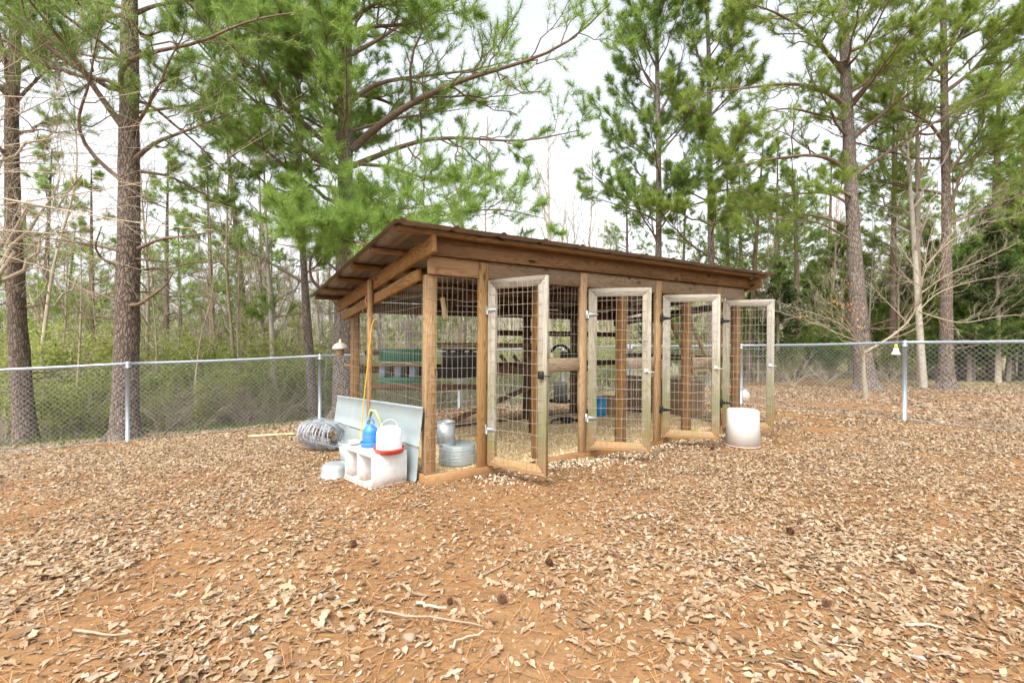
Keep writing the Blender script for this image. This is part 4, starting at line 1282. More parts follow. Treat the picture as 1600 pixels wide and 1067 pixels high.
def pine(name, label, Y, trunk_px, width_px, limbs, needle='needle', barkm='barkpine', group='pines around the yard', n_auto=10, auto_len=2.2, auto_from=3.0,
         top=11.0, n_sub=9, n_twig=5, tuft_n=20, nl=.16, nw=.0065, auto_up=.35, dens=1.0, dead=4, bare_frac=.35, subl=.36, tuftsper=3):
    """trunk_px: pixels along the trunk from foot upwards; the foot is dropped to the ground"""
    pts = [at(px, py, Y) for px, py in trunk_px]
    foot = pts[0].copy(); foot[2] = g1(foot[0], foot[1]) - .08
    pts[0] = foot
    last, prev = pts[-1], pts[-2]
    if last[2] < top:
        d = unit(last - prev); d = unit(d + np.array([0, 0, 1.5]))
        pts.append(last + d * (top - last[2]) / d[2])
    r0 = width_px[0] / 755. * Y / 2; r1 = width_px[1] / 755. * Y / 2
    t = empty(name, foot); tag(t, label, 'pine tree', group)
    o = foot
    _, TP, TR = trunk_mesh(pts, [r0, r1, r1 * .8, r1 * .3 if top > last[2] else r1 * .75], barkm, t, o)
    K = 14
    LP, LR = [], []
    for lb in limbs:
        path, w, dz = lb[0], lb[1], lb[2]
        n = len(path)
        P = []
        for i, (px, py) in enumerate(path):
            P.append(at(px, py, Y + dz * (i / (n - 1)) ** 1.2))
        P = resample(P, K)
        r = w / 755. * Y / 2
        LP.append(P - o); LR.append(r * (1 - .88 * np.linspace(0, 1, K) ** .8))
        MB().tubes((P - o)[None], LR[-1][None], 8).build('limb', M['limb'], t, smooth=True)
    LP2, LR2 = [], []
    # further limbs, whorled up the stem
    for i in range(n_auto):
        z = auto_from + (top - auto_from) * ((i + rng.random()) / n_auto)
        k = int(np.argmin(np.abs(TP[:, 2] - z)))
        s = TP[k] - o; a = rng.uniform(0, 2 * np.pi)
        ln = auto_len * (1 - .55 * (z - auto_from) / max(.1, top - auto_from)) * rng.uniform(.7, 1.2)
        d = np.array([math.cos(a), math.sin(a), auto_up + rng.normal(0, .12)])
        tau = np.linspace(0, 1, K)[:, None]
        P = s + d * ln * tau + np.array([0, 0, .22 * ln]) * tau ** 2 + np.cumsum(rng.normal(0, .012 * ln, (K, 3)), 0) * (tau > 0)
        LP2.append(P); LR2.append(np.maximum(.004, min(TR[k] * .4, .014 * ln + .006) * (1 - .8 * tau[:, 0])))
    if LP2:
        for a_, b_ in zip(LP2, LR2): MB().tubes(a_[None], b_[None], 6).build('limb', M['limb'], t, smooth=True)
    allP = np.array(LP + LP2); allR = np.array(LR + LR2)
    P2, R2 = spawn(allP, allR, n_sub, .22, 1.0, subl, R(48), 8, up=.10, curve=.18, flat=.62)
    P3, R3 = spawn(P2, R2, n_twig, .25, 1.0, .40, R(42), 4, up=.12, curve=.2, flat=.5, lmin=.10)
    mb = MB(); mb.tubes(P2, R2, 4, cap=False); mb.tubes(P3, R3, 3, cap=False)
    # dead, bare lower branches
    if dead:
        DP, DR = [], []
        for i in range(dead):
            z = rng.uniform(.8, auto_from); k = int(np.argmin(np.abs(TP[:, 2] - (foot[2] + z)))); s = TP[k] - o
            a = rng.uniform(0, 2 * np.pi); ln = rng.uniform(.5, 1.9)
            tau = np.linspace(0, 1, 10)[:, None]
            P = s + np.array([math.cos(a), math.sin(a), rng.uniform(-.1, .35)]) * ln * tau + np.cumsum(rng.normal(0, .02 * ln, (10, 3)), 0) * (tau > 0)
            DP.append(P); DR.append(np.maximum(.003, (.008 + .006 * ln) * (1 - .85 * tau[:, 0])))
        DP, DR = np.array(DP), np.array(DR)
        mb.tubes(DP, DR, 5)
        q, r_ = spawn(DP, DR, 7, .25, 1, .35, R(50), 6, up=.1, flat=.3)
        mb.tubes(q, r_, 3, cap=False)
        q2, r2_ = spawn(q, r_, 3, .3, 1, .4, R(45), 4, flat=.3)
        mb.tubes(q2, r2_, 3, cap=False)
    mb.build('branches', M['limb'], t)
    # needles on the shoots
    mb = MB()
    keep = rng.random(len(P3)) < dens
    tips, dirs = [], []
    ti = rng.random(len(P3))
    for j in range(tuftsper):
        f = 1 - j * .32
        p = P3[:, -1] * f + P3[:, 0] * (1 - f); tips.append(p); dirs.append(unit(P3[:, -1] - P3[:, 1]) + np.array([0, 0, .25]))
    pos = np.concatenate([x[keep] for x in tips]); dr = unit(np.concatenate([x[keep] for x in dirs])); tt = np.concatenate([ti[keep]] * len(tips))
    tufts(mb, pos, dr, tuft_n, nl, nw, .25 + .5 * tt)
    e = unit(P2[:, -1] - P2[:, -3]); tufts(mb, P2[:, -1], e, tuft_n + 6, nl, nw, .3 + .5 * rng.random(len(P2)))
    mb.build('crown', M[needle], t)
    return t, pos + o

def Z1(l): return [(x / 2.965, y / 2.965) for x, y in l]
def Z2(l): return [(x / 2.668 + 400, y / 2.668) for x, y in l]
def Z4(l): return [(x / 2.964 + 1160, y / 2.964) for x, y in l]
def Z5(l): return [(x / 2.808, y / 2.808 + 340) for x, y in l]

# the big pine behind the coop
T3 = [
 (Z2([(395,630),(480,540),(640,430),(800,350),(1000,290),(1200,230),(1350,145),(1460,10)]), 13, -2.0),
 (Z2([(395,700),(560,630),(690,580),(850,575),(1100,595),(1340,540)]), 10, -1.0),
 (Z2([(385,430),(480,350),(620,330),(900,295),(1100,240)]), 9, 1.2),
 (Z2([(390,690),(560,700),(650,740),(800,755),(930,770)]), 7, -1.5),
 (Z2([(390,870),(620,925),(850,890),(1000,865),(1200,910)]), 6, -2.2),
 (Z2([(350,670),(260,500),(185,310),(150,180)]), 9, -1.4),
 (Z2([(360,530),(290,390),(235,260),(330,90),(340,-40)]), 10, -2.0),
 (Z2([(350,715),(180,630),(0,570),(-140,520)]), 8, 1.0),
 (Z2([(365,170),(400,120),(640,110),(790,20),(900,-30)]), 8, -1.5),
 (Z2([(360,880),(330,980),(280,1000),(225,1010)]), 6, -3.4),
 (Z2([(360,860),(420,930),(500,940),(600,930)]), 6, -3.2),
 (Z2([(365,900),(400,960),(440,1000),(520,990)]), 5, -3.0),
 (Z2([(360,420),(200,300),(80,180),(-40,90)]), 8, -2.4),
 (Z2([(355,900),(300,900),(240,930),(180,960)]), 5, -3.8),
 (Z2([(370,880),(460,880),(560,880),(700,870),(820,850)]), 5, -3.6),
 (Z2([(360,930),(350,980),(390,1010),(450,1020)]), 5, -4.2),
 (Z2([(355,800),(260,780),(160,800),(60,830)]), 5, -1.5),
 (Z2([(355,600),(200,500),(20,440),(-180,400)]), 7, -.8), (Z2([(360,500),(180,400),(-20,300),(-220,250)]), 7, 1.0), (Z2([(360,380),(150,250),(-60,160),(-260,100)]), 7, -1.2),
 (Z2([(350,720),(200,690),(60,690),(-80,700)]), 5, .8), (Z2([(375,560),(560,500),(700,480),(900,450)]), 6, 1.5),
 (Z2([(360,300),(240,200),(100,60),(0,-40)]), 8, 1.5),
 (Z2([(375,240),(520,160),(650,60),(800,-60)]), 8, 1.8),
 (Z2([(370,100),(480,20),(700,-40)]), 8, -2.0),
]
def dead_limb(t, path, Y0, Y1, w):
    n = len(path); P = np.array([at(px, py, Y0 + (Y1 - Y0) * i / (n - 1)) for i, (px, py) in enumerate(path)])
    P = resample(P, 18) - np.array(t.location); r = w / 755. * Y0 / 2 * (1 - .75 * np.linspace(0, 1, 18))
    mb = MB(); mb.tubes(P[None], r[None], 7)
    q, qr = spawn(P[None], r[None], 7, .2, 1, .22, R(45), 6, up=.1, flat=.2); mb.tubes(q, qr, 3, cap=False)
    mb.build('dead_limb', M['limb'], t, smooth=True)
pt, tips3 = pine('pine_tree', 'big full green pine rising right behind the coop roof', 10.6, [(540, 640), (538, 480), (537, 330), (536, 200), (534, 60)], (38, 24), T3, 'needleb', 'barkpine2',
     n_auto=26, auto_len=3.6, auto_from=3.7, top=12.5, n_sub=13, n_twig=7, tuft_n=22, nl=.19, nw=.0070, dead=5, dens=1.0, subl=.34)
mb = MB(); k = rng.choice(len(tips3), 60); k = k[(np.abs(tips3[k, 2] - 4.5) < 1.6)]
leaves(mb, tips3[k] - np.array(pt.location), 5, .05, .025); mb.build('catkins', M['catkin'], pt, kind='stuff')
dead_limb(pt, [(536,480),(529,484),(511,460),(492,451),(482,433),(483,408),(492,389),(497,375)], 10.5, 9.6, 7)
dead_limb(pt, [(538,440),(545,420),(535,404),(527,390),(548,391),(570,391)], 10.5, 9.8, 6)
dead_limb(pt, [(530,430),(500,405),(470,392),(430,385)], 10.5, 10.2, 4)
# the straight pine by the left fence post
T2 = [
 (Z1([(560,610),(430,440),(330,290),(220,150),(100,10),(60,-60)]), 11, -1.6),
 (Z1([(575,530),(510,390),(530,310),(620,280),(760,240),(920,225),(1100,110),(1420,60)]), 9, -1.5),
 (Z1([(600,770),(700,680),(850,625),(1000,560),(1080,530)]), 8, -.8),
 (Z1([(560,860),(440,770),(350,670),(340,600),(350,520),(400,450),(415,300),(450,100),(520,10)]), 7, -1.2),
 (Z1([(600,480),(700,500),(780,590),(870,650),(960,740),(1040,820),(1130,900)]), 6, 1.4),
 (Z1([(600,545),(800,515),(950,490),(1000,520),(1150,620),(1300,670),(1420,720)]), 6, 2.0),
 (Z1([(600,810),(780,830),(900,900),(1000,940),(1120,1000)]), 6, 1.0),
 (Z1([(580,200),(700,330),(800,380),(1000,500)]), 6, 2.0),
 (Z1([(580,100),(700,40),(900,20),(1100,-60)]), 8, 1.0),
 (Z1([(570,60),(400,20),(250,30),(80,-20)]), 7, 1.2),
 (Z1([(570,300),(420,290),(250,240),(0,190)]), 5, 1.5),
]
p2, _ = pine('pine_tree', 'straight brown pine trunk standing by the left fence post', 8.15, [(197, 700), (198, 560), (199, 400), (198, 200), (197, 0)], (37, 30), T2, 'needle', 'barkpine',
     n_auto=14, auto_len=2.8, auto_from=4.6, top=9.5, n_sub=11, n_twig=6, tuft_n=18, nl=.14, nw=.0055, dead=9, dens=.85, subl=.32, tuftsper=3)
dead_limb(p2, Z5([(560,405),(610,400),(680,350),(730,310),(755,260)]), 8.1, 7.6, 7)
dead_limb(p2, Z5([(600,155),(700,110),(830,95),(940,75)]), 8.1, 7.8, 6)
dead_limb(p2, Z5([(520,165),(410,140),(250,120),(100,95)]), 8.1, 8.3, 5)
dead_limb(p2, Z5([(520,390),(400,345),(290,325)]), 8.1, 8.3, 4)
dead_limb(p2, Z5([(520,235),(440,200),(410,150),(440,60)]), 8.1, 7.7, 5)
dead_limb(p2, Z5([(590,200),(720,210),(800,215)]), 8.1, 8.4, 4)
# pine at the left edge
pine('pine_tree', 'leaning dark pine trunk at the left edge beyond the fence', 9.4, [(44, 700), (34, 600), (26, 500), (18, 340), (14, 200), (18, 90)], (30, 20),
     [(Z1([(60,500),(150,400),(260,300),(330,180)]), 6, 1.2), (Z1([(50,350),(-60,250),(-150,200)]), 6, .5), (Z1([(40,240),(70,180),(140,170),(220,200)]), 6, -1)], 'needle', 'barkpine',
     n_auto=16, auto_len=2.8, auto_from=4.6, top=10, n_sub=11, n_twig=6, tuft_n=18, nl=.15, nw=.007, dead=10, dens=.9)
# slim pine left of the big one
pine('pine_tree', 'slim bare stemmed pine left of the big pine', 12.3, [(493, 640), (484, 560), (475, 450), (468, 340), (462, 200), (458, 80)], (17, 10),
     [(Z5([(1320,290),(1180,210),(1050,150),(960,140)]), 5, 1), (Z5([(1330,430),(1200,450),(1080,400)]), 3, 1), (Z5([(1320,270),(1400,210),(1450,120)]), 4, -.5)], 'needleb', 'barkpine2',
     n_auto=22, auto_len=2.6, auto_from=4.6, top=11, n_sub=10, n_twig=6, tuft_n=16, nl=.18, nw=.009, dead=12, dens=.9)
# pines behind the coop on the right
pine('pine_tree', 'young open pine with upswept boughs behind the coop', 15.5, [(1030, 600), (1028, 420), (1026, 250), (1022, 100), (1018, -20)], (13, 9),
     [([(1028,330),(985,310),(945,290),(915,265)], 5, -.8), ([(1026,250),(985,220),(950,180),(925,155)], 4, -.5), ([(1024,150),(1000,110),(985,60),(975,20)], 4, .5), ([(1028,345),(1000,330),(950,315),(905,300)], 4, 1.0),
      ([(1026,240),(1060,200),(1090,150),(1110,110)], 4, -.8), ([(1024,180),(1050,130),(1065,70),(1070,20)], 4, .5), ([(1024,110),(1000,60),(990,10)], 4, 0), ([(1026,300),(1060,280),(1100,270)], 4, -1)], 'needle', 'barkpine2',
     n_auto=26, auto_len=2.3, auto_from=3.8, top=14, n_sub=11, n_twig=6, tuft_n=15, nl=.22, nw=.011, dead=3, dens=.95, auto_up=.8, subl=.34)
pine('pine_tree', 'slim double stemmed pine behind the coop roof', 15.0, [(1113, 600), (1110, 420), (1106, 250), (1103, 100), (1098, -20)], (15, 9),
     [([(1106,300),(1140,290),(1170,300),(1190,310)], 4, -1.2), ([(1106,310),(1070,320),(1040,325),(1020,320)], 4, -1.0), ([(1104,220),(1070,180),(1045,140)], 4, 1), ([(1104,120),(1075,60),(1055,0)], 4, -.5), ([(1104,180),(1140,140),(1165,80)], 4, .5)], 'needley', 'barkpine2',
     n_auto=26, auto_len=2.1, auto_from=3.8, top=14, n_sub=11, n_twig=6, tuft_n=15, nl=.21, nw=.011, dead=3, dens=.95, auto_up=.5, subl=.34)
# the leading pine on the right
T8 = [
 (Z4([(455,320),(370,220),(290,130),(130,40),(0,0)]), 9, -1.5), (Z4([(460,470),(390,410),(270,375),(130,375),(0,400),(-200,420)]), 8, -1.8),
 (Z4([(490,790),(420,720),(330,700),(200,710),(0,750),(-150,780)]), 8, -1.6), (Z4([(495,940),(450,890),(370,870),(200,890),(0,945),(-120,970)]), 5, 1.0),
 (Z4([(490,460),(560,380),(660,280),(740,190)]), 7, -1.5), (Z4([(500,625),(600,540),(720,440),(870,330),(950,160),(1040,40)]), 7, -1.8),
 (Z4([(510,795),(640,700),(780,610),(1000,470),(1120,420),(1300,340)]), 6, -1.4), (Z4([(460,40),(330,35),(150,60),(0,90)]), 5, 1.2), (Z4([(470,140),(590,0),(650,-80)]), 6, .8),
 (Z4([(460,230),(590,180),(700,110),(870,10)]), 7, -1.0), (Z4([(480,1030),(380,990),(200,970),(0,940)]), 5, 1.4), (Z4([(490,1090),(350,1010),(150,1000),(-50,1010)]), 4, -1),
 (Z4([(470,540),(350,520),(200,480),(50,520),(-60,560)]), 5, -2.2), (Z4([(500,900),(420,850),(380,860)]), 5, -2.0), (Z4([(470,260),(420,280),(330,160),(300,60)]), 5, -2),
]
pine('pine_tree', 'tall pine with long side limbs beyond the right fence', 12.6, [(1356, 606), (1345, 520), (1337, 440), (1330, 330), (1323, 220), (1316, 100), (1310, 0)], (29, 18), T8, 'needley', 'barkpine2',
     n_auto=14, auto_len=3.0, auto_from=6.5, top=13, n_sub=12, n_twig=6, tuft_n=17, nl=.17, nw=.008, dead=6, dens=.8, subl=.30)
T9 = [(Z4([(925,640),(850,540),(720,480),(620,470)]), 6, -.8), (Z4([(930,590),(1050,450),(1100,400)]), 6, .5), (Z4([(920,410),(1050,310),(1170,150),(1300,20)]), 7, -1.0),
      (Z4([(930,800),(1020,680),(1110,560),(1100,430),(1130,350)]), 6, -1.2), (Z4([(940,1000),(1020,720),(1150,640),(1260,490),(1330,420)]), 6, -1.5), (Z4([(940,1020),(1100,950),(1300,870),(1400,840)]), 5, 1),
      (Z4([(920,330),(830,250),(760,150)]), 6, -1), (Z4([(920,250),(1000,130),(1050,0)]), 6, -1), (Z4([(925,500),(1040,420),(1200,400),(1380,330)]), 6, 1.2), (Z4([(920,200),(1100,100),(1280,90),(1400,60)]), 6, -1.2)]
pine('pine_tree', 'second tall pine right of the leading one, full yellow green crown', 13.2, [(1480, 606), (1478, 487), (1476, 304), (1471, 135), (1468, 0)], (21, 12), T9, 'needley', 'barkpine',
     n_auto=22, auto_len=3.4, auto_from=5.0, top=13, n_sub=13, n_twig=7, tuft_n=17, nl=.18, nw=.0085, dead=4, dens=.95)

# hardwoods without leaves
def bare_tree(name, label, cat, path, r0, m='barkgrey', group=None, n1=12, l1=.28, n2=7, n3=4, t0=.3, up=.35, ang=R(42), leafm=None, leafn=0, leafs=.03, limbs=(), Kt=24, ntr=10, foot=None, nl_=9):
    path = np.array(path, float)
    o = path[0].copy() if foot is None else np.array(foot, float)
    t = empty(name, o); tag(t, label, cat, group)
    P = resample(path, Kt) - o
    rr = r0 * (1 - .85 * np.linspace(0, 1, Kt))
    MB().tubes(P[None], rr[None], ntr).build('trunk', M[m], t, smooth=True)
    mb = MB()
    if len(limbs):
        LP = np.array([resample(l[0], 14) - o for l in limbs]); LR = np.array([l[1] * (1 - .8 * np.linspace(0, 1, 14)) for l in limbs])
        mb.tubes(LP, LR, 6)
        q, qr = spawn(LP, LR, nl_, .12, 1, .42, R(38), 8, up=.15, flat=.2)
        mb.tubes(q, qr, 4, cap=False)
        q2, q2r = spawn(q, qr, 5, .2, 1, .4, R(40), 5, up=.1, flat=.2)
        mb.tubes(q2, q2r, 3, cap=False)
        q3, q3r = spawn(q2, q2r, 3, .2, 1, .45, R(40), 3, up=.1, flat=.2); mb.tubes(q3, q3r, 3, cap=False)
        tips = q3[:, -1]
    P1, R1 = spawn(P[None], rr[None], n1, t0, .98, l1, ang, 9, up=up, curve=.12, flat=.1, rr=.6)
    P2, R2 = spawn(P1, R1, n2, .2, 1, .40, R(42), 6, up=.15, flat=.2)
    mb.tubes(P1, R1, 5, cap=False); mb.tubes(P2, R2, 3, cap=False)
    tp = P2[:, -1]
    if n3:
        P3, R3 = spawn(P2, R2, n3, .25, 1, .45, R(40), 4, up=.1, flat=.2)
        mb.tubes(P3, R3, 3, cap=False); tp = P3[:, -1]
    mb.build('branches', M[m], t)
    if leafm:
        mb = MB(); leaves(mb, tp, leafn, .05, leafs); mb.build('leaves', M[leafm], t)
    return t

def straight(x, y, h, lean=(0, 0), n=8, wob=.05):
    z = g1(x, y) - .08
    t = np.linspace(0, 1, n)[:, None]
    p = np.array([x, y, z]) + np.array([lean[0], lean[1], h]) * t + np.cumsum(rng.normal(0, wob, (n, 3)), 0) * np.array([1, 1, 0]) * (t > 0)
    return p
def on_ground(px, Y): 
    p = at(px, 533, Y); return p[0], p[1]

bare_tree('bare_tree', 'grey slender bare hardwood between the left pines', 'bare tree', [*straight(*on_ground(432, 12.8), 8.0, (-.3, 0))], .09, 'barkgrey', 'bare hardwoods near the fences', n1=16, l1=.25)
bare_tree('bare_tree', 'thin bare hardwood trunk seen above the coop roof', 'bare tree', [*straight(*on_ground(862, 21), 12.0, (-.2, 0))], .11, 'limblight', 'bare hardwoods near the fences', n1=30, l1=.22, n2=8, n3=4, t0=.3)
bare_tree('bare_tree', 'grey hardwood trunk with squirrel nest between the right pines', 'bare tree', [at(1440, 610, 14.2) + (0, 0, -.1), at(1432, 400, 14.2), at(1430, 200, 14.2), at(1424, 100, 14.2), at(1418, -60, 14.2)], .10, 'barkbrown', 'bare hardwoods near the fences', n1=16, l1=.26, t0=.4)
bare_tree('bare_tree', 'thin leaning hardwood left of the trunk with the squirrel nest', 'bare tree', [at(1446, 612, 13.6) + (0, 0, -.1), at(1436, 500, 13.6), at(1424, 340, 13.6), at(1410, 180, 13.6), at(1404, 60, 13.6)], .10, 'barkgrey', 'bare hardwoods near the fences', n1=12, l1=.25, t0=.4)
# squirrel nest
p = at(1439, 165, 13.9)
mb = MB(); leaves(mb, np.repeat(p[None] * 0, 60, 0) + rng.normal(0, .10, (60, 3)), 8, .05, .05)
o = empty('squirrel_nest', p); mb.build('nest_leaves', M['litter'], o, kind='stuff'); tag(o, 'brown ball of leaves lodged high beside the grey trunk', 'squirrel nest')
# pale beech sapling before the leading pine
b0 = at(1354, 616, 10.6); b0[2] = g1(b0[0], b0[1]) - .03
def bp(l, dz=0): 
    n = len(l); return [at(px, py, 10.6 + dz * i / (n - 1)) for i, (px, py) in enumerate(l)]
BL = [(bp([(1350,560),(1340,525),(1320,505),(1290,490),(1260,482),(1215,468)], -1), 0.0203), (bp([(1345,535),(1325,498),(1300,470),(1275,455)], -.5), 0.0162), (bp([(1346,530),(1320,520),(1280,502),(1230,486),(1200,478)], .5), 0.0139),
      (bp([(1350,545),(1385,525),(1415,505),(1432,480),(1440,440),(1443,400),(1450,360),(1462,330)], -.6), 0.0290), (bp([(1440,450),(1480,420),(1530,400),(1600,365)], -.8), 0.0174), (bp([(1435,480),(1500,500),(1560,485),(1640,480)], -.5), 0.0174),
      (bp([(1430,485),(1460,450),(1520,430),(1600,420)], .8), 0.0145), (bp([(1420,500),(1390,470),(1360,440),(1335,420)], .5), 0.0128), (bp([(1440,430),(1420,400),(1400,370),(1380,350)], .6), 0.0116), (bp([(1443,410),(1480,370),(1530,340),(1590,330)], .5), 0.0128),
      (bp([(1438,440),(1400,420),(1370,390)], -.5), 0.0116), (bp([(1300,490),(1298,440),(1302,380)], -.5), 0.0070), (bp([(1440,420),(1490,350),(1530,300),(1560,290)], .5), 0.0104)]
bt = bare_tree('beech_sapling', 'pale spreading beech sapling with a few orange leaves behind the right fence', 'bare tree', [b0, at(1350, 580, 10.6), at(1350, 550, 10.6), at(1346, 525, 10.5)], .065, 'beech', 'bare hardwoods near the fences', n1=3, l1=.3, limbs=BL, t0=.6, nl_=14)
mb = MB()
for px, py in ((1305,468),(1335,480),(1290,480),(1325,435),(1345,478),(1310,490),(1318,500),(1298,455),(1250,488),(1350,545),(1362,540),(1322,470),(1340,500)):
    leaves(mb, (at(px, py, 10.3) - b0)[None], 9, .08, .035)
mb.build('dead_leaves', M['orange'], bt)
# bare maple reaching in from beyond the left edge
x, y = -9.4, 8.3
ML = [(np.array([at(px, py, Y) for px, py, Y in l]), r) for l, r in (
    (((-140,285,8.4),(0,320,7.6),(50,327,7.4),(120,340,7.2),(205,356,7.0),(330,365,7.0)), .022), (((-140,340,8.4),(0,330,7.8),(180,300,7.3),(330,270,7.2),(420,210,7.2)), .014),
    (((-150,150,8.4),(0,160,7.6),(120,162,7.2),(210,160,7.0),(290,120,7)), .012), (((-150,260,8.4),(0,238,7.8),(150,212,7.4),(300,190,7.3),(350,160,7.2)), .012), (((-150,330,8.4),(0,370,7.8),(90,372,7.5),(180,390,7.3)), .014),
    (((-150,250,8.2),(0,280,7.6),(110,275,7.4),(230,300,7.2),(360,330,7.2)), .012), (((-150,200,8.2),(0,120,7.6),(90,60,7.4),(150,20,7.3)), .016), (((-150,420,8.2),(-20,400,7.8),(80,430,7.7),(150,470,7.6)), .012),
    (((-140,300,8.6),(40,250,8.8),(150,245,8.9),(250,260,9.0)), .012), (((-140,230,8.6),(30,190,8.8),(160,110,8.9),(260,90,9.0)), .012), (((-140,360,8.6),(20,345,8.9),(150,330,9.2),(300,345,9.5)), .011), (((-140,310,8.5),(40,300,8.7),(200,320,8.9),(370,300,9.2)), .011),
    (((-140,400,8.3),(10,385,8.0),(140,405,7.9),(260,440,7.9)), .010), (((-140,180,8.4),(40,215,8.2),(170,240,8.0),(310,235,8.0)), .010), (((-140,100,8.4),(30,90,8.1),(130,110,8.0),(250,60,8.0)), .010), (((-140,270,8.8),(60,262,9.2),(220,275,9.6),(400,255,10)), .010))]
bare_tree('bare_tree', 'bare tan branched hardwood reaching in from the left edge', 'bare tree', [*straight(x, y, 7.5)], .13, 'limblight', 'bare hardwoods near the fences', n1=16, l1=.34, limbs=ML, t0=.25, up=.1, nl_=13)

# woods beyond the fences: a few kinds, each copied
def proto(kind, i):
    o = np.zeros(3)
    if kind == 'bare':
        h = 8.0; p = np.array([[0, 0, -.1], [.05, 0, 2], [.0, .1, 4], [.15, 0, 6], [.1, .1, 8.0]]) + rng.normal(0, .08, (5, 3)) * [1, 1, 0]
        return bare_tree('bare_tree', 'bare thin grey tree in the woods beyond the left fence', 'bare tree', p, .052, ['barkgrey', 'barkbrown', 'limblight'][i % 3], 'bare trees in the woods', n1=18, l1=.24, n2=7, n3=4, t0=.28, foot=(0, 0, 0))
    if kind == 'maple':
        p = np.array([[0, 0, -.1], [.05, 0, 2], [.0, .1, 4], [.15, 0, 6], [.1, .1, 7.5]])
        return bare_tree('maple_tree', 'bare maple hazed with reddish blossom beyond the left fence', 'maple tree', p, .08, 'barkgrey', 'maples in blossom', n1=18, l1=.26, n2=8, n3=3, t0=.35, leafm='pink', leafn=3, leafs=.028, foot=(0, 0, 0))
    if kind == 'redbud':
        p = np.array([[0, 0, -.1], [.05, 0, 1], [.2, .1, 2], [.35, 0, 3.2]])
        return bare_tree('redbud_tree', 'small redbud with purple blossom seen through the coop', 'redbud tree', p, .045, 'barkbrown', None, n1=12, l1=.35, n2=6, n3=3, t0=.3, leafm='purple', leafn=4, leafs=.03, foot=(0, 0, 0))
    if kind == 'brush':
        t = empty('shrub', (0, 0, 0)); tag(t, 'leafy yellow green spring shrub in the undergrowth beyond the left fence', 'shrub', 'spring shrubs in the undergrowth')
        n = 11
        K = 9; tau = np.linspace(0, 1, K)[None, :, None]
        a = rng.uniform(0, 2 * np.pi, n); d = np.stack([np.cos(a) * rng.uniform(.2, .6, n), np.sin(a) * rng.uniform(.2, .6, n), rng.uniform(.8, 1.1, n)], -1)
        P = d[:, None, :] * 2.3 * tau * rng.uniform(.6, 1.1, (n, 1, 1)) + np.cumsum(rng.normal(0, .04, (n, K, 3)), 1) * (tau > 0)
        P[..., 2] -= .35 * tau[..., 0] ** 2 * rng.uniform(0, 2, (n, 1)); P[:, 0, 2] = -.05
        Rr = np.repeat((.017 * (1 - .8 * tau[0, :, 0]))[None], n, 0)
        P2, R2 = spawn(P, Rr, 8, .2, 1, .4, R(45), 6, up=.1, flat=.1); P3, R3 = spawn(P2, R2, 4, .2, 1, .45, R(40), 4, flat=.1)
        mb = MB(); mb.tubes(P, Rr, 5); mb.tubes(P2, R2, 3, cap=False); mb.tubes(P3, R3, 3, cap=False); mb.build('stems', M[['barkbrown', 'barkgrey'][i % 2]], t)
        mb = MB(); leaves(mb, np.concatenate([P3[:, -1], P3[:, 1]]), 8 if i % 3 else 10, .09, .040, rng.random(len(P3) * 2)); mb.build('foliage', M[['spring', 'spring', 'spring', 'spring', 'spring', 'spring'][i % 6]], t)
        return t
    if kind == 'twiggy':
        t = empty('thicket', (0, 0, 0)); tag(t, 'tangled bare grey brown thicket in the undergrowth beyond the fence', 'thicket', 'bare thickets in the undergrowth')
        n = 16; K = 10; tau = np.linspace(0, 1, K)[None, :, None]
        a = rng.uniform(0, 2 * np.pi, n); d = np.stack([np.cos(a) * rng.uniform(.2, .8, n), np.sin(a) * rng.uniform(.2, .8, n), rng.uniform(.5, 1.1, n)], -1)
        P = d[:, None, :] * 2.0 * tau * rng.uniform(.6, 1.2, (n, 1, 1)) + np.cumsum(rng.normal(0, .05, (n, K, 3)), 1) * (tau > 0)
        P[..., 2] -= .5 * tau[..., 0] ** 2 * rng.uniform(0, 2, (n, 1)); P[:, 0, 2] = -.05
        Rr = np.repeat((.013 * (1 - .8 * tau[0, :, 0]))[None], n, 0)
        P2, R2 = spawn(P, Rr, 10, .1, 1, .45, R(45), 6, up=.1, flat=.1); P3, R3 = spawn(P2, R2, 4, .2, 1, .45, R(40), 4, flat=.1)
        mb = MB(); mb.tubes(P, Rr, 5); mb.tubes(P2, R2, 3, cap=False); mb.tubes(P3, R3, 3, cap=False); mb.build('stems', M[['limblight', 'barkbrown'][i % 2]], t)
        return t
    if kind == 'cedar':
        t = empty('cedar_tree', (0, 0, 0)); tag(t, 'dense dark green cedar in the woods beyond the right fence', 'cedar tree', 'cedars beyond the right fence')
        h = 5.0
        MB().tubes([[(0, 0, -.1), (.03, 0, h * .5), (0, 0, h * .98)]], [[.09, .06, .01]], 8).build('trunk', M['barkbrown'], t, smooth=True)
        n = 90; K = 7; tau = np.linspace(0, 1, K)[None, :, None]
        z = rng.uniform(.15, 1, n) * h; a = rng.uniform(0, 2 * np.pi, n); ln = (1.5 * (1 - (z / h) ** 1.3) + .15) * rng.uniform(.6, 1.15, n)
        d = np.stack([np.cos(a), np.sin(a), rng.uniform(.0, .45, n)], -1)
        P = np.stack([0 * z, 0 * z, z], -1)[:, None] + d[:, None] * ln[:, None, None] * tau; P[..., 2] += .12 * (ln[:, None] * tau[..., 0] ** 2)
        Rr = .012 * (1 - .8 * tau[..., 0]) * np.ones((n, 1))
        P2, R2 = spawn(P, Rr, 9, .15, 1, .38, R(45), 5, up=.05, flat=.3)
        mb = MB(); mb.tubes(P, Rr, 4, cap=False); mb.tubes(P2, R2, 3, cap=False); mb.build('branches', M['barkbrown'], t)
        mb = MB()
        base = np.concatenate([P2[:, -1], P2[:, 3], P2[:, 2]]); dd = unit(np.concatenate([P2[:, -1] - P2[:, -2]] * 3))
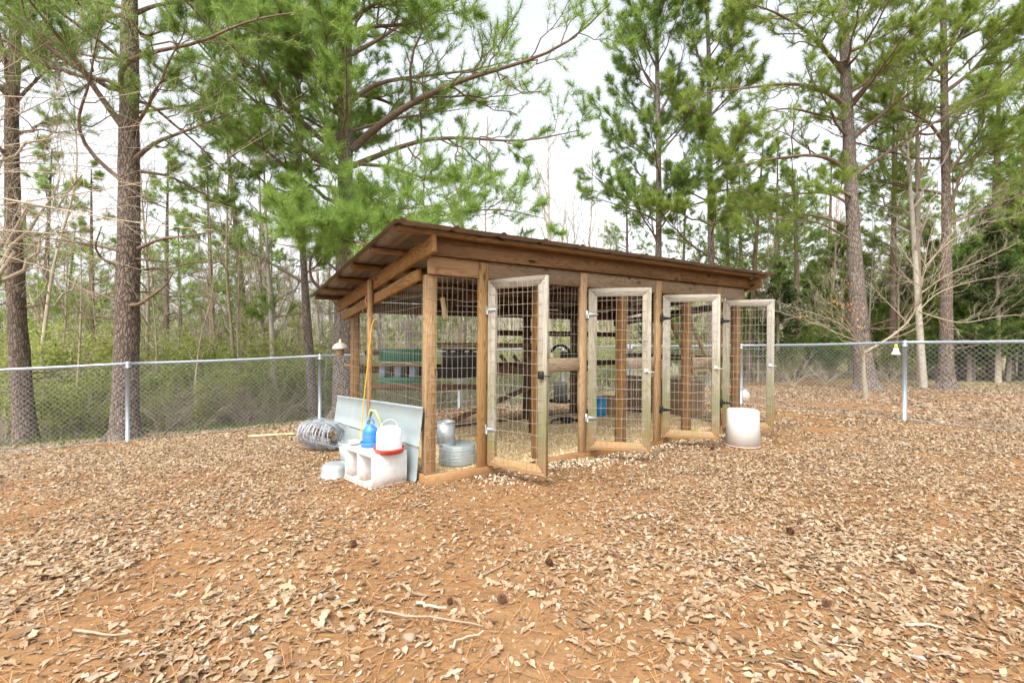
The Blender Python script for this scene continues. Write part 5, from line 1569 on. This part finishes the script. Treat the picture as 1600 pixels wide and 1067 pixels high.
        tufts(mb, base, dd, 9, .15, .030, np.repeat(rng.random(len(P2)), 1)[np.arange(len(base)) % len(P2)], .8, .15)
        mb.build('crown', M[['cedar', 'needley', 'needleb'][i % 3]], t)
        return t
    if kind == 'youngpine':
        t = empty('pine_tree', (0, 0, 0)); tag(t, 'slim green pine far back in the woods', 'pine tree', 'pines far back in the woods')
        h = 12.0
        MB().tubes([[(0, 0, -.1), (.05, 0, h * .5), (0, .05, h * .98)]], [[.14, .10, .02]], 9).build('trunk', M['limb'], t, smooth=True)
        n = 46; K = 7; tau = np.linspace(0, 1, K)[None, :, None]
        z = rng.uniform(.3, 1, n) * h; a = rng.uniform(0, 2 * np.pi, n); ln = (2.1 * (1 - (z / h) ** 1.6) + .3) * rng.uniform(.6, 1.15, n)
        d = np.stack([np.cos(a), np.sin(a), rng.uniform(.1, .6, n)], -1)
        P = np.stack([0 * z, 0 * z, z], -1)[:, None] + d[:, None] * ln[:, None, None] * tau; P[..., 2] += .12 * (ln[:, None] * tau[..., 0] ** 2)
        Rr = .022 * (1 - .8 * tau[..., 0]) * np.ones((n, 1))
        P2, R2 = spawn(P, Rr, 8, .25, 1, .34, R(45), 5, up=.1, flat=.4); P3, R3 = spawn(P2, R2, 3, .3, 1, .4, R(40), 3, up=.1, flat=.4)
        mb = MB(); mb.tubes(P, Rr, 4, cap=False); mb.tubes(P2, R2, 3, cap=False); mb.build('branches', M['limb'], t)
        mb = MB(); tufts(mb, P3[:, -1], unit(P3[:, -1] - P3[:, 0]), 13, .21, .014, rng.random(len(P3))); tufts(mb, P2[:, -1], unit(P2[:, -1] - P2[:, -2]), 13, .21, .014, rng.random(len(P2)))
        mb.build('crown', M[['needle', 'needleb', 'needley'][i % 3]], t)
        return t
PROTO = {}
USED = set()
PLANTED = []
def plant(kind, px, Y, s=1.0, sz=None, label=None, variants=3):
    i = int(rng.integers(0, variants))
    key = (kind, i)
    if key not in PROTO:
        PROTO[key] = proto(kind, i)
    src = PROTO[key]
    c = src if key not in USED else copy_tree(src)
    USED.add(key)
    x, y = on_ground(px, Y)
    c.location = (x, y, g1(x, y))
    c.rotation_euler = (rng.normal(0, .03), rng.normal(0, .03), rng.uniform(0, 6.28))
    k = s * rng.uniform(.85, 1.15)
    c.scale = (k, k, k * (sz or 1.0))
    if label: c['label'] = label
    PLANTED.append((kind, px, Y, c))
    return c
# left woods
for px, Y, s in ((250,12,.62),(285,13.5,.75),(305,11.5,.6),(345,14,.8),(372,12.2,.62),(405,15,.9),(455,14,.7),(510,14.5,.8),(565,15,.8),(600,17,.9),(640,15,.75),(690,18,.9),(735,17,.8),(120,11.5,.6),(160,13,.75),(90,14,.8),(-10,12,.7),
                 (225,16,.9),(320,18,1.0),(380,20,1.0),(440,19,1.0),(490,21,1.1),(545,20,1.0),(60,18,1.0),(150,20,1.1),(270,22,1.1),(620,22,1.0),(770,21,.9),(820,24,1.0),(890,26,1.0),(930,23,.9),(975,20,.7),(800,27,1.1),(700,25,1.0),(950,28,1.1)):
    plant('bare', px, Y, s, variants=5)
for px, Y, s in ((385,17,1.0),(445,17.5,1.0),(505,18,1.0),(465,20,1.1),(320,18,.95),(400,24,1.05),(330,26,1.1),(470,23,1.0),(250,28,1.1),(540,25,1.0),(420,30,1.2)):
    plant('maple', px, Y, s, variants=2)
plant('redbud', 650, 15.5, 1.0, variants=1)
for px, Y, s in ((20,10.8,.9),(75,11.6,.8),(130,10.6,.75),(165,12.5,1.0),(240,11.2,.8),(290,12.4,.95),(330,11.4,.7),(370,13.5,1.0),(420,12.4,.7),(440,15,1.1),(480,15.5,1.0),(395,16.5,1.2),(300,16,1.2),(210,15,1.2),(120,15,1.2),(40,14,1.2),
                 (545,14,.7),(600,14.5,.8),(650,15,.8),(700,16,.8),(745,15,.7),(800,18,.9),(860,18,.9),(910,17,.8),(960,18,.9),(330,20,1.6),(200,20,1.6),(80,20,1.6),(460,20,1.5),(560,19,1.4),(640,20,1.4)):
    plant('brush', px, Y, s, variants=6)
for px, Y, s in ((15,12.5,1.25),(55,13,1.3),(105,13.2,1.3),(150,13.8,1.35),(245,13.4,1.3),(285,14.2,1.4),(335,14,1.35),(365,15,1.5),(410,14.2,1.35),(448,13.2,1.1),(505,16.5,1.4),(525,18,1.5),(260,17,1.7),(350,18,1.7),(585,17,1.2),(675,18,1.2),(725,19,1.2),(780,20,1.2),(840,21,1.2),(890,21,1.2),(940,22,1.2)):
    plant('brush', px, Y, s, variants=6)
for px, Y, s in ((1165,18,.8),(1195,18,.7),(1225,16.5,.6),(1260,18,.8),(1305,17.5,.7),(1380,17,.7),(1405,16.5,.6),(1455,17.5,.7),(1505,17,.8),(1130,20,.9),(1090,19,.8)):
    plant('brush', px, Y, s, variants=6)
for px, Y, s in ((10,9.9,.8),(95,10.3,.75),(150,11.5,.9),(255,10.6,.75),(310,10.9,.8),(350,12.2,.9),(385,11.3,.75),(430,11.8,.8),(455,13,.9),(505,12.6,.75),(570,14.5,.8),(625,13.5,.7),(680,14.5,.8),(730,14,.7),(790,15,.7),(850,15,.7),(900,15.5,.7),
                 (1240,14.2,.55),(1290,15,.6),(1200,15.5,.6),(1390,15.5,.7),(1430,16.5,.7),(60,16,1.3),(180,17,1.3),(280,18,1.4),(380,18,1.4),(480,17.5,1.3)):
    plant('twiggy', px, Y, s, variants=4)
# right woods
for px, Y, s in ((1215,17,.75),(1290,17.5,.75),(1275,21,1.0),(1180,21,.85),(1150,23,.9),(1515,15.5,.95),(1560,14.8,1.0),(1600,16,1.1),(1640,15,1.1),(1540,19,1.2),(1585,20,1.3),(1480,20,1.1),(1410,19,.95),(1380,21,1.1),(1330,20,1.1),(1445,22,1.2),(1070,24,.9),(1020,25,.9)):
    plant('cedar', px, Y, s, variants=3)
for px, Y, s in ((1140,21,.8),(1165,25,1.0),(1210,23,.9),(1240,27,1.0),(1290,25,1.0),(1390,24,1.0),(1420,28,1.1),(1500,25,1.0),(1560,26,1.0),(1590,22,.9),(1065,22,.8),(985,28,.9),(680,24,.75),(720,28,.85),(590,26,.8),(370,25,.8),(290,27,.9),(90,24,.9),(30,27,1.0),(520,30,.9),(430,27,.85)):
    plant('youngpine', px, Y, s, variants=3)
for px, Y, s in ((1185,17,.8),(1205,20,.9),(1230,18,.8),(1255,22,1),(1300,19,.9),(1365,18,.9),(1400,17,.8),(1500,18,.9),(1525,21,1),(1585,18,.8),(1130,19,.7),(1085,19,.7)):
    c = plant('bare', px, Y, s, variants=5, label='bare thin grey tree in the woods beyond the right fence')
for px, Y, s in ((70,12.5,1.25),(240,13,1.2),(362,13,1.25),(415,13.6,1.25),(640,18,1.5),(715,20,1.5),(765,22,1.6),(905,22,1.4),(945,25,1.5),(-15,13,1.3),):
    plant('bare', px, Y, s, variants=5)
for px, Y, s in ((335,17,.9),(262,20,1.0),(398,19,1.0),(665,19,.8),(715,22,.8),(1395,18,.95),(1548,18,1.0),(1600,17.5,1.0),(1250,18.5,.85),(1170,17.5,.8),(150,19,1.0),(60,20,1.05)):
    plant('youngpine', px, Y, s, variants=3)
for px, Y, s in ((85,12.2,1.1),(180,12.8,1.2),(268,12.8,1.15),(345,12.6,1.05),(425,13.4,1.15),(60,16,1.8),(230,16.5,1.8),(400,17.5,1.8),(520,20,1.8)):
    plant('brush', px, Y, s, variants=6)
for px, Y, s in ((1465,16.5,.7),(1520,15.8,.85),(1575,15.5,.9),(1620,15.5,.9),(1500,16.8,.8)):
    plant('cedar', px, Y, s, variants=3)
# say which is which: the two landmark pines either side, and the order from the fence back
MARKS = [(30, 'edge pine'), (197, 'straight pine'), (484, 'slim pine'), (537, 'big pine'), (862, 'roof hardwood'), (1028, 'open pine'),
         (1106, 'double stemmed pine'), (1337, 'tall pine'), (1478, 'second tall pine')]
LOOK = {'bare': 'bare thin grey tree', 'maple': 'reddish budding maple', 'redbud': 'purple redbud', 'brush': 'yellow green shrub', 'twiggy': 'bare tangled thicket', 'cedar': 'dense dark cedar', 'youngpine': 'slim distant pine'}
ORD = ['nearest', 'second nearest', 'third nearest', 'fourth nearest', 'fifth nearest', 'sixth nearest', 'seventh nearest', 'eighth nearest', 'ninth nearest', 'tenth nearest', 'eleventh nearest', 'twelfth nearest', 'thirteenth nearest', 'fourteenth nearest', 'fifteenth nearest', 'sixteenth nearest'] + [str(k_) + 'th nearest' for k_ in range(17, 21)] + [str(k_) + {1: 'st', 2: 'nd', 3: 'rd'}.get(k_ % 10, 'th') + ' nearest' for k_ in range(21, 60)]
slots = {}
for kind, px, Y, c in PLANTED:
    k = sum(px > m for m, _ in MARKS)
    slots.setdefault((kind, k), []).append((Y, px, c))
for (kind, k), l in slots.items():
    l.sort(key=lambda a: a[:2])
    where = 'left of ' + MARKS[0][1] if k == 0 else ('right of ' + MARKS[-1][1] if k == len(MARKS) else 'between ' + MARKS[k - 1][1] + ' and ' + MARKS[k][1])
    for i, (Y, px, c) in enumerate(l):
        c['label'] = LOOK[kind] + (', ' + ORD[i] if len(l) > 1 else '') + ' ' + where

# far woods: one mass
def far_woods():
    mb = MB(); n = 520
    a = rng.uniform(-.95, .95, n); Y = rng.uniform(30, 75, n); x = a * Y * 1.15; z = gz(x, Y)
    h = rng.uniform(6, 13, n)
    P = np.stack([np.stack([x, Y, z], -1), np.stack([x + rng.normal(0, .3, n), Y, z + h * .5], -1), np.stack([x + rng.normal(0, .5, n), Y, z + h], -1)], 1)
    mb.tubes(P, np.stack([np.full(n, .12), np.full(n, .08), np.full(n, .02)], 1), 4, cap=False)
    P1, R1 = spawn(P, np.full((n, 3), .05), 12, .25, 1, .3, R(40), 4, up=.4, flat=.1); mb.tubes(P1, R1, 3, cap=False)
    P2, R2 = spawn(P1, np.full((len(P1), 4), .03), 5, .2, 1, .45, R(40), 3, up=.2, flat=.1); mb.tubes(P2, np.maximum(R2, .008), 3, cap=False)
    o = mb.build('far_woods', M['barkgrey'], kind='stuff'); tag(o, 'mass of bare grey trees filling the valley far behind', 'far woods')
    mb = MB(); n = 900
    a = rng.uniform(-1, 1, n); Y = rng.uniform(24, 85, n); x = a * Y * 1.15; z = gz(x, Y)
    c = np.stack([x, Y, z + rng.uniform(.2, 4.2, n) * np.where(x > 4, 1.3, 1)], -1)
    leaves(mb, c, 120, .8, .12)
    o = mb.build('far_undergrowth', M['spring'], kind='stuff'); tag(o, 'hazy yellow green undergrowth of the woods far behind', 'undergrowth')
    # wooded ridge on the skyline
    mb = MB(); n = 1500
    a = rng.uniform(-1.1, 1.1, n); Y = rng.uniform(150, 260, n); x = a * Y * 1.1
    c = np.stack([x, Y, -5 + rng.uniform(0, 1, n) * (15 + 5 * np.sin(x * .02))], -1)
    leaves(mb, c, 60, 2.2, .9)
    o = mb.build('wooded_ridge', M['ivy'], kind='stuff'); tag(o, 'low wooded ridge on the skyline behind the left trees', 'wooded ridge')
far_woods()
# grass tufts at the foot of the fences and undergrowth
def grass():
    mb = MB(); n = 15000
    x = rng.uniform(-12, 4, n); y = rng.uniform(7, 19, n)
    l, r = fence_side(x, y)
    d = np.exp(-((l - 1.0) / 1.4) ** 2) * .3 + (l > 1.5) * .55
    k = (rng.random(n) < d * (vnoise(x, y, 1.2, 5) > .45)) & (r < 0); x, y = x[k], y[k]; n = len(x)
    for q in range(4):
        xx = x + rng.normal(0, .06, n); yy = y + rng.normal(0, .06, n); h = rng.uniform(.05, .20, n)
        p = np.stack([xx, yy, gz(xx, yy)], -1); a = rng.uniform(0, 6.28, n); w = np.stack([np.cos(a), np.sin(a), 0 * a], -1) * .004
        tip = p + np.stack([rng.normal(0, .05, n), rng.normal(0, .05, n), h], -1)
        mb.add(np.stack([p - w, p + w, tip], 1).reshape(-1, 3), None, np.arange(3 * n).reshape(-1, 3), None, rng.random(n))
    o = mb.build('grass', M['grass'], kind='stuff'); tag(o, 'thin spring grass growing along and beyond the back fence', 'grass')
grass()

# ------------------------------------------------------------------ small things on the ground
def stick(px0, py0, px1, py1, r, label, m='stick', wob=.012):
    def gp(px, py):
        d = at(px, py, 1.0) - np.array([0, 0, CAM_H]); Yv = 3.0
        for _ in range(30):
            p = d * Yv; zz = g1(p[0], p[1]); Yv = Yv + .7 * ((zz - CAM_H) / d[2] - Yv)
        p = d * Yv; return np.array([p[0], p[1], g1(p[0], p[1]) + r + .012])
    a, b = gp(px0, py0), gp(px1, py1)
    t = np.linspace(0, 1, 9)[:, None]
    P = a * (1 - t) + b * t + np.cumsum(rng.normal(0, wob, (9, 3)) * [1, 1, .2], 0) * np.sin(t * np.pi)
    o = MB().tubes((P - a)[None], np.array([np.linspace(r, r * .5, 9)]), 7).build('stick', M[m], smooth=True); o.location = a
    tag(o, label, 'stick', 'sticks lying on the ground')
stick(655, 950, 702, 957, .009, 'short mossy stick lying at the front centre of the yard', 'limblight')
stick(598, 963, 760, 985, .006, 'long thin stick lying below the short mossy one')
stick(708, 1018, 760, 992, .006, 'pale crooked stick at the front centre of the yard', 'limblight', .02)
stick(758, 905, 802, 868, .005, 'thin upright looking twig before the first door', 'stick', .01)
stick(390, 690, 462, 685, .02, 'yellowish pole lying on the leaves left of the wire roll', 'bamboo', .004)
stick(240, 668, 330, 651, .015, 'bare crooked branch lying under the left fence', 'limblight', .02)
stick(1430, 628, 1512, 634, .012, 'bare grey branch lying beyond the right fence', 'stick', .03)
stick(120, 998, 205, 1003, .007, 'brown stick among the leaves at the lower left', 'stick')
stick(1168, 905, 1215, 930, .007, 'grey stick among the leaves in front of the white bucket', 'stick')
stick(1420, 975, 1480, 980, .007, 'pale stick among the leaves at the lower right', 'limblight')
stick(165, 905, 215, 890, .006, 'thin dark twig among the leaves on the left', 'stick')
def ground_pt(px, py):
    d = at(px, py, 1.0) - np.array([0, 0, CAM_H]); Yv = 3.0
    for _ in range(30):
        p = d * Yv; Yv = Yv + .7 * ((g1(p[0], p[1]) - CAM_H) / d[2] - Yv)
    p = d * Yv; return np.array([p[0], p[1], g1(p[0], p[1])])
def cone_obj():
    mb = MB()
    for k in range(8):
        z = .006 + k * .006; rr = .024 * math.sin(.35 + k * .35) + .004
        for j in range(9):
            a = j * .698 + k * .4; c, s = math.cos(a), math.sin(a)
            p = np.array([c * rr, s * rr, z])
            mb.add([p * [.4, .4, 1], p + (-s * .006, c * .006, .001), p * [1.25, 1.25, 1] + (0, 0, .008), p + (s * .006, -c * .006, .001)], [(0, 1, 2, 3)])
    o = mb.build('pine_cone', M['cone']); return tag(o, 'dark pine cone lying on the leaf strewn yard', 'pine cone', 'pine cones on the ground')
c0 = None
CL = ['beside the mossy stick at the front centre', 'nearest the right front corner of the yard but one', 'alone behind the other right hand cones', 'at the lower right between two leaf drifts', 'farthest right on the dense leaves',
      'at the left among dense leaves', 'on the bare clay before the nest box', 'out in front of the white bucket', 'just before the third door', 'before the second door on the bare clay', 'at the front centre right of the sticks', 'between the white bucket and the front']
CL = iter(CL); SLB = iter(['behind the front sticks', 'right of the twig on the bare clay', 'beside the short mossy stick', 'at the front left of the bare clay', 'nearest the lower left', 'below the pale crooked stick', 'at the front right of the sticks', 'in the leaves at the lower right', 'at the very front centre'])
for px, py in ((712, 944), (1314, 887), (1312, 826), (1296, 942), (1432, 891), (77, 917), (562, 857), (1237, 832), (1118, 700), (860, 885), (790, 942), (1250, 815)):
    if c0 is None: c = c0 = cone_obj()
    else: c = c0.copy(); COL.objects.link(c)
    c['label'] = 'dark pine cone ' + next(CL)
    c.location = ground_pt(px, py) + (0, 0, .008); c.rotation_euler = (rng.uniform(-1, 1), rng.uniform(-1, 1), rng.uniform(0, 6)); k = rng.uniform(.5, .8); c.scale = (k, k, k)
def stone_obj():
    bm = bmesh.new(); bmesh.ops.create_icosphere(bm, subdivisions=2, radius=.03)
    for v in bm.verts: v.co *= 1 + .25 * math.sin(v.co.x * 90 + 1) * math.sin(v.co.y * 70); v.co.z *= .6
    mb = MB(); mb.from_bm(bm); return tag(mb.build('stone', M['stone']), 'small tan stone half sunk in the clay', 'stone', 'small stones in the clay')
s0 = None
for px, py in ((664, 876), (745, 867), (646, 930), (553, 988), (435, 1040), (725, 1020), (1070, 950), (1120, 1010), (645, 1000)):
    if s0 is None: c = s0 = stone_obj()
    else: c = s0.copy(); COL.objects.link(c)
    c['label'] = 'small tan stone ' + next(SLB)
    c.location = ground_pt(px, py) + (0, 0, .006); c.rotation_euler = (0, 0, rng.uniform(0, 6)); k = rng.uniform(.45, .95); c.scale = (k, k * .8, k)
